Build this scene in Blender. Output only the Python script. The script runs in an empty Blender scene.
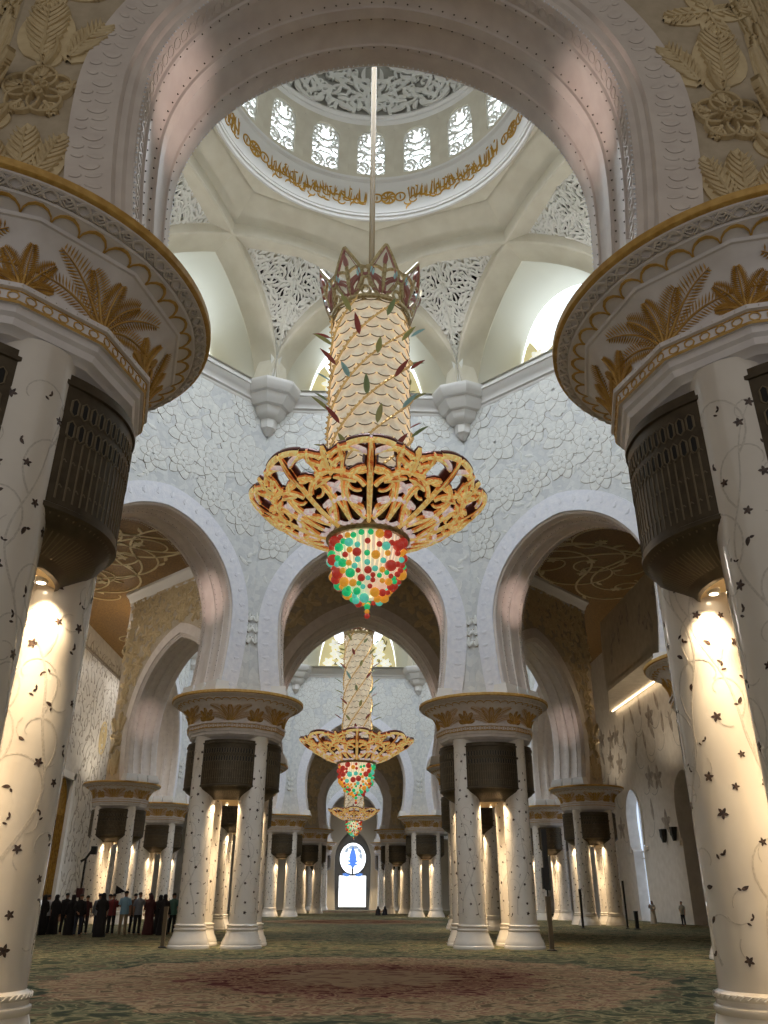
import bpy, math, random
import numpy as np
from mathutils import Vector, Matrix
PI = math.pi
R = math.radians
sc = bpy.context.scene
COL = sc.collection
rnd = random.Random(7)

# ------------------------------------------------------------------ materials
def lin(r, g, b):
    def f(c):
        c /= 255.0
        return c / 12.92 if c <= .04045 else ((c + .055) / 1.055) ** 2.4
    return (f(r), f(g), f(b), 1)

def mat(name, col, rough=.5, metal=0, col2=None, scale=4, detail=4, bump=0, bscale=30, emit=None, es=0, coat=0,
        kind='noise', lo=.35, hi=.65, trans=0, rscale=None, spec=None):
    m = bpy.data.materials.new(name); m.use_nodes = True
    nt = m.node_tree; N = nt.nodes; L = nt.links
    b = N['Principled BSDF']
    b.inputs['Base Color'].default_value = col
    b.inputs['Roughness'].default_value = rough
    b.inputs['Metallic'].default_value = metal
    if spec is not None: b.inputs['Specular IOR Level'].default_value = spec
    if coat: b.inputs['Coat Weight'].default_value = coat; b.inputs['Coat Roughness'].default_value = .05
    if trans: b.inputs['Transmission Weight'].default_value = trans
    tc = N.new('ShaderNodeTexCoord')
    src = None
    if col2:
        if kind == 'noise':
            t = N.new('ShaderNodeTexNoise'); t.inputs['Scale'].default_value = scale; t.inputs['Detail'].default_value = detail
            src = t.outputs['Fac']
        elif kind == 'cell':
            t = N.new('ShaderNodeTexVoronoi'); t.inputs['Scale'].default_value = scale
            src = t.outputs['Color']
        else:
            t = N.new('ShaderNodeTexVoronoi'); t.feature = 'DISTANCE_TO_EDGE'; t.inputs['Scale'].default_value = scale
            src = t.outputs['Distance']
        L.new(tc.outputs['Object'], t.inputs['Vector'])
        r = N.new('ShaderNodeValToRGB')
        r.color_ramp.elements[0].color = col; r.color_ramp.elements[0].position = lo
        r.color_ramp.elements[1].color = col2; r.color_ramp.elements[1].position = hi
        L.new(src, r.inputs['Fac']); L.new(r.outputs['Color'], b.inputs['Base Color'])
        if emit == 'same': L.new(r.outputs['Color'], b.inputs['Emission Color'])
    if bump:
        t2 = N.new('ShaderNodeTexNoise'); t2.inputs['Scale'].default_value = bscale; t2.inputs['Detail'].default_value = 3
        L.new(tc.outputs['Object'], t2.inputs['Vector'])
        bm = N.new('ShaderNodeBump'); bm.inputs['Strength'].default_value = bump; bm.inputs['Distance'].default_value = .03
        L.new(t2.outputs['Fac'], bm.inputs['Height']); L.new(bm.outputs['Normal'], b.inputs['Normal'])
    if es:
        if emit == 'same':
            if not col2: b.inputs['Emission Color'].default_value = col
        else: b.inputs['Emission Color'].default_value = emit or col
        b.inputs['Emission Strength'].default_value = es
    return m

M_wall = mat('wall_marble', lin(212, 214, 214), .45, col2=lin(194, 197, 200), kind='cell', scale=5, lo=.2, hi=.8, bump=.25, bscale=9)
M_band = mat('archivolt_marble', lin(228, 229, 236), .4, col2=lin(216, 218, 228), scale=6, bump=.15, bscale=16)
M_soffit = mat('soffit_marble', lin(214, 205, 198), .4, col2=lin(204, 194, 188), scale=3)
M_trim = mat('white_stone_trim', lin(224, 222, 220), .4)
M_petal = mat('petal_marble', lin(222, 223, 220), .4, col2=lin(208, 210, 209), scale=7)
M_line = mat('bronze_inlay_line', lin(150, 138, 124), .4, .3)
M_cream = mat('cream_plaster', lin(216, 210, 194), .6, col2=lin(208, 201, 184), scale=1.5)
M_recess = mat('pale_plaster', lin(214, 212, 200), .6)
M_lattice = mat('lattice_plaster', lin(230, 229, 224), .55)
M_dark = mat('cavity_shade', lin(38, 37, 38), .9)  # dark tone paints in the shade of the cavity behind the lattice
M_gold = mat('gold_leaf_paint', lin(204, 164, 90), .45, .0, col2=lin(180, 138, 64), scale=9)
M_goldtext = mat('gold_lettering', lin(190, 142, 40), .4, .3)
M_capital = mat('capital_stone', lin(230, 225, 226), .45, col2=lin(222, 216, 217), scale=5)
M_captrim = mat('capital_relief', lin(212, 203, 196), .45)
M_col = mat('column_marble', lin(226, 219, 210), .13, col2=lin(216, 208, 199), scale=1.2, detail=6, coat=.4)
M_inlay = mat('inlay_dark_stone', lin(92, 74, 66), .25, .1, col2=lin(52, 42, 40), scale=30)
M_pearl = mat('mother_of_pearl', lin(212, 205, 196), .08, .0, col2=lin(192, 184, 175), scale=40, coat=.6)
M_bronze = mat('dark_bronze', lin(84, 74, 58), .42, .55, col2=lin(70, 60, 46), scale=6)
M_bronzeline = mat('bronze_line', lin(112, 100, 80), .4, .6)
M_black = mat('black_slot', lin(16, 14, 12), .7)
M_plate = mat('lamp_plate', lin(214, 190, 150), .5)
M_lamp = mat('lamp_glow', lin(255, 236, 200), .5, emit=(1, .83, .58, 1), es=22)
M_relief = mat('carved_leaf_stone', lin(212, 194, 156), .55, col2=lin(198, 178, 140), scale=6)
M_reliefback = mat('carved_ground_stone', lin(184, 170, 148), .6, col2=lin(170, 156, 134), scale=5)
M_mosaic = mat('gold_mosaic', lin(146, 112, 60), .5, .1, col2=lin(104, 76, 36), scale=14, kind='cell', lo=.1, hi=.9)
M_scroll = mat('cream_scroll', lin(206, 190, 150), .5)
M_sky = mat('window_daylight', lin(235, 244, 255), .3, emit=(.86, .94, 1, 1), es=1.7)
M_skydrum = mat('drum_window_daylight', lin(228, 240, 250), .3, emit=(.86, .95, 1, 1), es=2.4)
M_winflower = mat('window_flower_glass', lin(250, 246, 226), .4, emit=(.93, .95, .9, 1), es=.55)
M_winground = mat('window_amber_glass', lin(196, 180, 120), .4, emit=(.60, .55, .33, 1), es=.6)
M_winleaf = mat('window_green_glass', lin(150, 140, 84), .4)
M_stone = mat('floor_stone', lin(190, 180, 165), .4)

def carpet_mat():
    m = bpy.data.materials.new('wool_carpet'); m.use_nodes = True
    nt = m.node_tree; N = nt.nodes; L = nt.links; b = N['Principled BSDF']; b.inputs['Roughness'].default_value = .95
    b.inputs['Specular IOR Level'].default_value = .1
    tc = N.new('ShaderNodeTexCoord')
    def noise(s, d, dist=0):
        t = N.new('ShaderNodeTexNoise'); t.inputs['Scale'].default_value = s; t.inputs['Detail'].default_value = d
        t.inputs['Distortion'].default_value = dist
        L.new(tc.outputs['Object'], t.inputs['Vector']); return t.outputs['Fac']
    def ramp(src, stops):
        r = N.new('ShaderNodeValToRGB'); e = r.color_ramp.elements
        while len(e) < len(stops): e.new(.5)
        for k, (p, c) in enumerate(stops): e[k].position = p; e[k].color = c
        L.new(src, r.inputs['Fac']); return r.outputs['Color']
    def mix(f, a, c):
        x = N.new('ShaderNodeMix'); x.data_type = 'RGBA'
        L.new(f, x.inputs['Factor']); L.new(a, x.inputs['A']); L.new(c, x.inputs['B']); return x.outputs['Result']
    def math_(op, a, v=None, bsock=None, clamp=False):
        x = N.new('ShaderNodeMath'); x.operation = op; x.use_clamp = clamp; L.new(a, x.inputs[0])
        if bsock is not None: L.new(bsock, x.inputs[1])
        elif v is not None: x.inputs[1].default_value = v
        return x.outputs[0]
    green = ramp(noise(1.5, 7, 1.6), [(.40, lin(52, 58, 46)), (.475, lin(88, 90, 66)), (.52, lin(140, 130, 100)), (.56, lin(74, 76, 56)), (.63, lin(110, 92, 72))])
    beige = ramp(noise(1.7, 7, 2), [(.40, lin(100, 84, 62)), (.46, lin(164, 142, 112)), (.52, lin(150, 124, 96)), (.57, lin(116, 76, 62)), (.63, lin(160, 138, 108))])
    red = ramp(noise(1.9, 7, 2), [(.41, lin(92, 42, 42)), (.47, lin(142, 102, 84)), (.53, lin(164, 138, 112)), (.58, lin(104, 50, 48)), (.64, lin(150, 120, 96))])
    core = ramp(noise(1.7, 7, 1.5), [(.36, lin(128, 96, 82)), (.5, lin(164, 140, 116))])
    # distance from each medallion centre (the middle of every dome), wobbled by the petal angle
    sep = N.new('ShaderNodeSeparateXYZ'); L.new(tc.outputs['Object'], sep.inputs[0])
    yy = math_('PINGPONG', math_('SUBTRACT', sep.outputs['Y'], 20), 22.1)
    x2 = math_('MULTIPLY', sep.outputs['X'], None, sep.outputs['X']); y2 = math_('MULTIPLY', yy, None, yy)
    d = math_('SQRT', math_('ADD', x2, None, y2))
    ang = math_('ARCTAN2', sep.outputs['X'], None, yy)
    pet = math_('MULTIPLY', math_('ABSOLUTE', math_('SINE', math_('MULTIPLY', ang, 8))), .55)
    wob = math_('MULTIPLY', math_('SUBTRACT', noise(.9, 4, 1), .5), 2.2)
    dd = math_('ADD', math_('SUBTRACT', d, None, pet), None, wob)
    def step(at, w=.15):
        return math_('MULTIPLY', math_('SUBTRACT', dd, at), 1 / w, None, True)
    c = mix(step(1.5), core, red); c = mix(step(3.4), c, beige); c = mix(step(6.0), c, green)
    L.new(c, b.inputs['Base Color'])
    t2 = noise(60, 2); bm = N.new('ShaderNodeBump'); bm.inputs['Strength'].default_value = .4; bm.inputs['Distance'].default_value = .02
    L.new(t2, bm.inputs['Height']); L.new(bm.outputs['Normal'], b.inputs['Normal'])
    return m
M_carpet = carpet_mat()

# ------------------------------------------------------------------ mesh helpers
class MB:
    def __init__(s): s.v = []; s.f = []; s.m = []; s.n = 0
    def add(s, V, F, m=0):
        V = np.asarray(V, float).reshape(-1, 3); o = s.n
        s.v.append(V); s.n += len(V)
        for q in F: s.f.append([int(i) + o for i in q])
        s.m.extend([m] * len(F))
    def grid(s, P, cu=False, cv=False, m=0, flip=False):
        P = np.asarray(P, float); a, b = P.shape[:2]
        i = np.arange(a if cu else a - 1)[:, None]; j = np.arange(b if cv else b - 1)[None, :]
        i2 = (i + 1) % a; j2 = (j + 1) % b
        z = 0 * i + 0 * j
        Q = np.stack([i * b + j + z, i2 * b + j + z, i2 * b + j2 + z, i * b + j2 + z], -1).reshape(-1, 4)
        if flip: Q = Q[:, ::-1]
        s.add(P.reshape(-1, 3), Q.tolist(), m)
    def box(s, lo, hi, m=0):
        x0, y0, z0 = lo; x1, y1, z1 = hi
        V = [(x0, y0, z0), (x1, y0, z0), (x1, y1, z0), (x0, y1, z0), (x0, y0, z1), (x1, y0, z1), (x1, y1, z1), (x0, y1, z1)]
        s.add(V, [(3, 2, 1, 0), (4, 5, 6, 7), (0, 1, 5, 4), (1, 2, 6, 5), (2, 3, 7, 6), (3, 0, 4, 7)], m)
    def lathe(s, prof, n=48, c=(0, 0, 0), m=0, mats=None):
        th = np.linspace(0, 2 * PI, n, endpoint=False)
        P = np.array([[(c[0] + r * math.cos(t), c[1] + r * math.sin(t), c[2] + z) for r, z in prof] for t in th])
        if mats is None: s.grid(P, cu=True, m=m)
        else:
            for k in range(len(prof) - 1): s.grid(P[:, k:k + 2], cu=True, m=mats[k])
    def tube(s, pts, rad, n=6, m=0, closed=False, caps=True):
        P = np.asarray(pts, float); k = len(P)
        rad = np.broadcast_to(np.asarray(rad, float), (k,))
        T = np.gradient(P, axis=0) if not closed else np.roll(P, -1, 0) - np.roll(P, 1, 0)
        T /= np.linalg.norm(T, axis=1)[:, None] + 1e-9
        up = np.array([0, 0, 1.]) if abs(T[:, 2]).mean() < .8 else np.array([1., 0, 0])
        A = np.cross(T, up); A /= np.linalg.norm(A, axis=1)[:, None] + 1e-9
        B = np.cross(A, T)
        th = np.linspace(0, 2 * PI, n, endpoint=False)
        G = P[:, None] + rad[:, None, None] * (A[:, None] * np.cos(th)[None, :, None] + B[:, None] * np.sin(th)[None, :, None])
        s.grid(G, cu=closed, cv=True, m=m)
        if caps and not closed:
            s.add(G[0], [tuple(range(n))], m); s.add(G[-1], [tuple(range(n))[::-1]], m)
    def build(s, name, mats, parent=None, smooth=None, kind=None, loc=None):
        me = bpy.data.meshes.new(name)
        V = np.concatenate(s.v) if s.v else np.zeros((0, 3))
        me.from_pydata(V.tolist(), [], s.f)
        if not isinstance(mats, (list, tuple)): mats = [mats]
        for m in mats: me.materials.append(m)
        if len(mats) > 1: me.polygons.foreach_set('material_index', s.m)
        if smooth:
            me.polygons.foreach_set('use_smooth', [True] * len(me.polygons))
            if smooth < 180: me.set_sharp_from_angle(angle=R(smooth))
        me.update()
        o = bpy.data.objects.new(name, me); COL.objects.link(o)
        if parent: o.parent = parent
        if kind: o['kind'] = kind
        if loc: o.location = loc
        return o

def fixn(o):
    import bmesh
    bm = bmesh.new(); bm.from_mesh(o.data); bmesh.ops.recalc_face_normals(bm, faces=bm.faces); bm.to_mesh(o.data); bm.free()
    return o
def empty(name, loc=(0, 0, 0), rz=0, label=None, cat=None, group=None, kind=None):
    o = bpy.data.objects.new(name, None); COL.objects.link(o); o.location = loc; o.rotation_euler = (0, 0, rz)
    tag(o, label, cat, group, kind); o.empty_display_size = .2
    return o
def tag(o, label=None, cat=None, group=None, kind=None):
    if label: o['label'] = label
    if cat: o['category'] = cat
    if group: o['group'] = group
    if kind: o['kind'] = kind
    return o
def copy_tree(o, parent=None):
    c = o.copy(); COL.objects.link(c)
    if parent: c.parent = parent
    for ch in list(o.children): copy_tree(ch, c)
    return c

def strip(mb, M, path, w, h0, h1, ridge=0., m=0):
    """a raised band along a 2-D path on the surface M(x, y, h)"""
    p = np.asarray(path, float); n = len(p)
    w = np.broadcast_to(np.asarray(w, float), (n,))
    t = np.gradient(p, axis=0); t /= np.linalg.norm(t, axis=1)[:, None] + 1e-9
    nn = np.stack([-t[:, 1], t[:, 0]], 1)
    a = p + nn * w[:, None] / 2; b = p - nn * w[:, None] / 2
    cols = [(a, h0), (a, h1)] + ([(p, h1 + ridge)] if ridge else []) + [(b, h1), (b, h0)]
    G = np.stack([M(c[:, 0], c[:, 1], np.full(n, h)) for c, h in cols], 1)
    mb.grid(G, m=m)
def arcpath(p, a, L, k, n=7):
    """n points from p in direction a over length L turning k radians in all"""
    t = np.linspace(0, 1, n); ang = a + k * t; d = L / (n - 1)
    x = p[0] + np.concatenate([[0], np.cumsum(np.cos((ang[1:] + ang[:-1]) / 2) * d)])
    y = p[1] + np.concatenate([[0], np.cumsum(np.sin((ang[1:] + ang[:-1]) / 2) * d)])
    return np.stack([x, y], 1)
def leaf(mb, M, p, a, L, W, k=0., h0=0., h1=.05, ridge=0., n=7, m=0, pw=.75):
    t = np.linspace(0, 1, n)
    strip(mb, M, arcpath(p, a, L, k, n), W * np.maximum(np.sin(PI * t ** .85), .03) ** pw, h0, h1, ridge, m)
def spiral(p, a, r, turns, n=22, sgn=1):
    """a path that leaves p in direction a and winds in"""
    t = np.linspace(0, 1, n); ang = a + sgn * turns * 2 * PI * t ** 1.25
    d = r * (1 - .82 * t) * .55
    x = p[0] + np.cumsum(np.cos(ang) * d) - np.cos(ang[0]) * d[0]; y = p[1] + np.cumsum(np.sin(ang) * d) - np.sin(ang[0]) * d[0]
    return np.stack([x, y], 1)
def tracery(mb, M, inside, box, n, L, W, h0, h1, rng, mirror=True, m=0, frame=None):
    """arabesque of curved leaves and little scrolls, mirrored about x = 0"""
    x0, x1, y0, y1 = box; placed = []; tries = 0
    while len(placed) < n and tries < n * 40:
        tries += 1
        x = rng.uniform(0 if mirror else x0, x1); y = rng.uniform(y0, y1)
        if not inside(x, y): continue
        l = L * rng.uniform(.65, 1.25)
        if any((x - q[0]) ** 2 + (y - q[1]) ** 2 < (.27 * L) ** 2 for q in placed): continue
        placed.append((x, y))
        a = math.sin(x * 3.1 / L * .55) * 1.3 + math.cos(y * 2.3 / L * .5) * 1.6 + rng.choice((0, PI)) + rng.uniform(-.5, .5) + PI / 2
        k = rng.choice((-1, 1)) * rng.uniform(.7, 1.9)
        mid = arcpath((0, 0), a, l, k, 3)[1]
        p = (x - mid[0], y - mid[1])
        for sx in ((1, -1) if mirror else (1,)):
            Mm = M if sx > 0 else (lambda X, Y, H: M(-X, Y, H))
            leaf(mb, Mm, p, a, l, W * rng.uniform(.75, 1.2), k, h0, h1, m=m, n=6)
            if rng.random() < .35:
                strip(mb, Mm, spiral((x, y), a + 1, l * .35, .9, 10, 1 if k > 0 else -1), W * .42, h0, h1, m=m)
# ------------------------------------------------------------------ arched octagon walls
ZS = 8.42
def outline(hw, apex, zc, off=0., n=26, zs=ZS):
    H = hw + off; rise = apex + off * 1.12 - zc
    rho = (rise * rise / H + H) / 2; c = max(rho - H, 0)
    if c == 0: rho = H
    a = np.linspace(0, math.acos(c / rho), n)
    top = np.stack([-c + rho * np.cos(a), zc + (rho * np.sin(a) if c > 0 else rise * np.sin(a))], 1)
    z = np.linspace(zs, zc, 11)[:-1]
    q = ((zc - z) / (zc - zs)) ** 1.8
    leg = np.stack([H * (1 - .085 * q), z], 1)
    right = np.concatenate([leg, top])
    left = right[::-1][1:] * np.array([-1, 1])
    return np.concatenate([right, left])       # from the right foot over the top to the left foot
def wall_skin(mb, P, half, zt, y, zc, m=0, face=-1):
    B = []
    for x, z in P:
        if z < zc: B.append((math.copysign(half, x), z)); continue
        dx, dz = x, z - zc
        k = min(half / abs(dx) if abs(dx) > 1e-6 else 1e9, (zt - zc) / dz if dz > 1e-6 else 1e9)
        B.append((dx * k, zc + dz * k))
    def v3(p): return (p[0], y, p[1])
    V = [v3(p) for p in P] + [v3(p) for p in B]; n = len(P); F = []
    for i in range(n - 1): F.append((i, i + 1, n + i + 1, n + i))
    for i in range(n - 1):
        (xa, za), (xb, zb) = B[i], B[i + 1]
        if (abs(abs(xa) - half) < 1e-6) != (abs(abs(xb) - half) < 1e-6) or (abs(za - zt) < 1e-6) != (abs(zb - zt) < 1e-6):
            if abs(xa - xb) > 1e-6 and abs(za - zb) > 1e-6:
                V.append((math.copysign(half, xa + xb), y, zt)); F.append((n + i, n + i + 1, len(V) - 1))
    if face > 0: F = [f[::-1] for f in F]
    mb.add(V, F, m)

def flower(mb, M, c, r, rng, npet=6, h=.022, m=0, ml=1):
    a0 = rng.uniform(0, 2 * PI)
    for ring, (rr, w, h0, o) in enumerate(((1., .66, 0, 0), (.68, .46, h * .7, .5), (.36, .26, h * 1.3, 0))):
        for k in range(npet):
            a = a0 + (k + o) * 2 * PI / npet
            p = (c[0] + math.cos(a) * r * .06, c[1] + math.sin(a) * r * .06)
            kk = rng.uniform(-.15, .15)
            leaf(mb, M, p, a, r * rr, r * w, kk, 0, h0 + h * .55, n=9, m=ml, pw=.55)
            leaf(mb, M, p, a, r * rr - .016, r * w - .024, kk, 0, h0 + h * .75, h * .35, n=9, m=m, pw=.55)

def ribbed_leaf(mb, M, p, a, L, W, k=0., h=.05, m=0, veins=9, edge=True):
    """a carved leaf: body, rim and ridged veins"""
    leaf(mb, M, p, a, L, W, k, 0, h * .5, h * .5, n=10, m=m, pw=.55)
    path = arcpath(p, a, L, k, 24)
    for i in range(1, veins + 1):
        t = i / (veins + 1.5); j = int(t * 23); q = path[j]; ang = a + k * t
        ww = W * max(math.sin(PI * t ** .85), 0) ** .55 / 2
        for s in (1, -1):
            strip(mb, M, arcpath(q, ang + s * .85, ww * 1.12, -s * .25, 4), np.array([.05, .045, .035, .012]) * (L ** .5), 0, h * 1.25, h * .3, m)
    strip(mb, M, path[1:-2], np.linspace(.05, .015, 21), 0, h * 1.5, h * .3, m)

def knot(mb, M, c, s, m=0, a0=0., n=5):
    """looped five-fold ribbon knot with ribbed fields"""
    for k in range(n):
        a = a0 + k * 2 * PI / n
        t = np.linspace(0, 2 * PI, 22)
        r0 = .42 * s
        cx, cy = c[0] + math.cos(a) * r0 * .95, c[1] + math.sin(a) * r0 * .95
        lp = np.stack([cx + r0 * .85 * np.cos(t), cy + r0 * .85 * np.sin(t)], 1)
        strip(mb, M, lp, .05 * s, 0, .07, .02, m)
        t2 = np.linspace(0, 2 * PI, 12)
        strip(mb, M, np.stack([c[0] + math.cos(a) * .2 * s + .075 * s * np.cos(t2), c[1] + math.sin(a) * .2 * s + .075 * s * np.sin(t2)], 1), .035 * s, 0, .12, .02, m)
        ribbed_leaf(mb, M, (cx, cy), a, .45 * s, .4 * s, 0, .04, m, 5)
        if math.cos(a) < -.25: continue
        for sg in (1, -1):
            strip(mb, M, arcpath((c[0] + math.cos(a) * .75 * s, c[1] + math.sin(a) * .75 * s), a + sg * .55, 1.0 * s, -sg * .9, 12), .055 * s, 0, .1, .03, m)
        ribbed_leaf(mb, M, (c[0] + math.cos(a) * .8 * s, c[1] + math.sin(a) * .8 * s), a, .8 * s, .6 * s, 0, .05, m, 7)

def arch_profile(t):
    """(distance outward, widening of the opening) from the hall face to the back face"""
    a = [(.0, .90), (-.06, .89), (-.07, .13), (-.04, .11), (-.01, .10), (.02, .045), (.06, .03), (.34, .02), (.36, .0), (.42, .0), (.44, .03), (.55, .06), (.70, .07), (.84, .05), (.90, .02), (.91, -.02)]
    b = [(.0, .92), (-.06, .91), (-.07, .30), (-.04, .28), (.0, .27), (.02, .19), (.07, .15), (.09, .07), (.13, .045), (.34, .035), (.36, .0), (.42, .0), (.44, .03), (.55, .06), (.70, .07), (.84, .05), (.90, .02), (.91, -.02)]
    sc_ = lambda q: [(d * t / 2 if d > 0 else d, o) for d, o in q]
    return sc_(a) + [(t - d, o) for d, o in sc_(b)[::-1]]

def build_octagon(side, ap, t, hw, apex, zc, center, ztop, zceil, seed, det=1.0):
    ai, ae = ap - t / 2, ap + t / 2
    tg = math.tan(PI / 8); hi, he = ai * tg, ae * tg
    rng = random.Random(seed)
    objs = []
    wb = MB()
    wall_skin(wb, outline(hw, apex, zc, .86), hi, ztop, ai, zc, 0, -1)
    wall_skin(wb, outline(hw, apex, zc, .88), he, zceil, ae, zc, 1, 1)
    for s in (-1, 1):                                     # foot of the wall on the capital
        x0 = hw * .9; F = [(s * x0, ai, ZS + .01), (s * hi, ai, ZS + .01), (s * he, ae, ZS + .01), (s * x0, ae, ZS + .01)]
        wb.add(F, [(0, 1, 2, 3)], 0)
    wall = wb.build(side[0], [M_wall, M_reliefback], kind='structure')
    # arch lining
    ab = MB(); prof = arch_profile(t)
    O = [outline(hw, apex, zc, o) for d, o in prof]
    G = np.stack([np.stack([P[:, 0], np.full(len(P), ai + d), P[:, 1]], 1) for P, (d, o) in zip(O, prof)], 1)
    k1, k2 = 3, len(prof) - 6
    ab.grid(G[:, :k1 + 1], m=0); ab.grid(G[:, k1:k2 + 1], m=1); ab.grid(G[:, k2:], m=1)
    lining = ab.build('arch_lining', [M_band, M_soffit], wall, smooth=35)
    # studs, beads and chain relief on the lining
    sb = MB()
    def along(off, d, step):
        P = outline(hw, apex, zc, off, 60); seg = np.linalg.norm(np.diff(P, axis=0), axis=1); s = np.concatenate([[0], np.cumsum(seg)])
        q = np.arange(step / 2, s[-1], step)
        return np.stack([np.interp(q, s, P[:, 0]), np.full(len(q), ai + d), np.interp(q, s, P[:, 1])], 1), s[-1]
    oct_v = np.array([(1, 0, 0), (-1, 0, 0), (0, 1, 0), (0, -1, 0), (0, 0, 1), (0, 0, -1)], float)
    oct_f = [(0, 2, 4), (2, 1, 4), (1, 3, 4), (3, 0, 4), (2, 0, 5), (1, 2, 5), (3, 1, 5), (0, 3, 5)]
    for fr, off in ((.39, 0.0), (.86, .035), (.05, .03)):
        for d in (fr * t / 2, t - fr * t / 2):
            st = .2 if fr > .1 else .09
            Q, _ = along(off, d, st / det)
            for p in Q: sb.add(p + oct_v * (.019 if fr > .1 else .02), oct_f, 0 if fr > .1 else 1)
    if sb.n: sb.build('arch_studs', [M_bronze, M_band], wall)
    cb = MB()
    Pm = outline(hw, apex, zc, .0, 60); sg = np.linalg.norm(np.diff(Pm, axis=0), axis=1); S = np.concatenate([[0], np.cumsum(sg)])
    def Mlin(x, y, h):          # x along the arch, y = depth, h = raised into the opening
        px = np.interp(x, S, Pm[:, 0]); pz = np.interp(x, S, Pm[:, 1]); o = .04 - h
        nx, nz = px / hw, (pz - zc) / (apex - zc); nz = np.where(nz < 0, 0, nz); l = np.sqrt(nx * nx + nz * nz) + 1e-6
        return np.stack([px + nx / l * o, ai + y, pz + nz / l * o], 1)
    th = np.linspace(0, 2 * PI, 9)
    if det >= .9:
        for d in (.23 * t / 2, t - .23 * t / 2):
            for q in np.arange(.15, S[-1] - .1, .2):
                strip(cb, Mlin, np.stack([q + .085 * np.cos(th), d + .075 * np.sin(th)], 1), .018, 0, .014, m=1)
    # leaf relief on the archivolts of both faces
    def March(face):
        y0 = ai - .07 if face < 0 else ae + .07
        def f(x, y, h):         # x along arch, y = widening offset
            px = np.interp(x, S, Pm[:, 0]); pz = np.interp(x, S, Pm[:, 1])
            nx = px / hw; nz = np.clip((pz - zc) / (apex - zc), 0, None); l = np.sqrt(nx * nx + nz * nz) + 1e-6
            return np.stack([px + nx / l * y, y0 + face * h, pz + nz / l * y * 1.1], 1)
        return f
    for face in ((-1, 1) if det >= .9 else (-1,)):
        Mf = March(face); mm = 0 if face < 0 else 1
        for q in np.arange(.4, S[-1] - .3, .52):
            leaf(cb, Mf, (q, .44), PI / 2, .26, .15, 0, 0, .006, .006, n=8, m=mm)
            for s in ((1, -1) if face > 0 else ()):
                leaf(cb, Mf, (q + s * .14, .40), PI / 2 - s * .35, .22, .085, s * .3, 0, .003, .006, n=7, m=mm)
                leaf(cb, Mf, (q + s * .17, .66), PI / 2 - s * .1, .16, .07, 0, 0, .003, .006, n=6, m=mm)
    cb.build('arch_relief', [M_band, M_soffit], wall)
    # impost blocks under the arch feet
    for s in (-1, 1):
        ib = MB(); xb = hw * .915
        for (x0, x1, z0, z1, e) in ((-.16, .5, ZS, ZS + .2, .14), (-.12, .5, ZS + .2, ZS + .3, .1), (-.08, .5, ZS + .3, ZS + .46, .06)):
            for (d0, d1) in ((-.02 - e, t * .3), (t * .36, t * .64), (t * .7, t + .02 + e)):
                xs = sorted((s * (xb + x0 + .02), s * (xb + x1)))
                ib.box((xs[0], ai + d0, z0), (xs[1], ai + d1, z1))
        ib.build('impost_block', [M_trim], wall)
    # carved flowers on the hall face
    fb = MB()
    def Mi(x, y, h): return np.stack([x, ai - h, y], 1)
    OP = outline(hw, apex, zc, .84, 40)
    def free(x, z, r):
        return np.min((OP[:, 0] - x) ** 2 + (OP[:, 1] - z) ** 2) > r * r and (z > apex + 1 or abs(x) > np.interp(z, OP[:40, 1][OP[:40, 1].argsort()], OP[:40, 0][OP[:40, 1].argsort()])) and abs(x) < hi - r * .8
    pl = []
    tries = 0
    while tries < 1500:
        tries += 1
        x = rng.uniform(-hi, hi); z = rng.uniform(zc + .5, ztop - 1.2); r = rng.uniform(.7, 1.3) * (1.25 if ap > 13 else 1)
        if not free(x, z, r * .9): continue
        if any((x - a) ** 2 + (z - b) ** 2 < (.74 * (r + c)) ** 2 for a, b, c in pl): continue
        pl.append((x, z, r)); flower(fb, Mi, (x, z), r, rng, rng.choice((5, 6, 6, 8)))
    # stems and leaves that fill the ground between the flowers
    for _ in range(260):
        x = rng.uniform(-hi + .2, hi - .2); z = rng.uniform(zc + .3, ztop - .9)
        if free(x, z, .3): leaf(fb, Mi, (x, z), rng.uniform(0, 2 * PI), rng.uniform(.3, .6), rng.uniform(.1, .2), rng.uniform(-.8, .8), 0, .008, .008, m=0)
    for s in (-1, 1):                                      # bud chain in the narrow waist beside the corner
        for z, rr in ((zc + .2, .2), (zc - .25, .17), (zc - .7, .2)):
            for k in (-.6, 0, .6): leaf(fb, Mi, (s * (hi - .17), z - .15), PI / 2 + k, .4, .13, 0, 0, .04, .02, m=0)
            for k in (-.7, .7): strip(fb, Mi, arcpath((s * (hi - .17), z - .18), PI / 2 + k, .35, -k, 5), .02, 0, .045, m=1)
    fb.build('flower_relief', [M_petal, M_line], wall)
    # carved foliage on the back face
    lb = MB()
    def Me(x, y, h): return np.stack([x, ae + h, y], 1)
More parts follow.
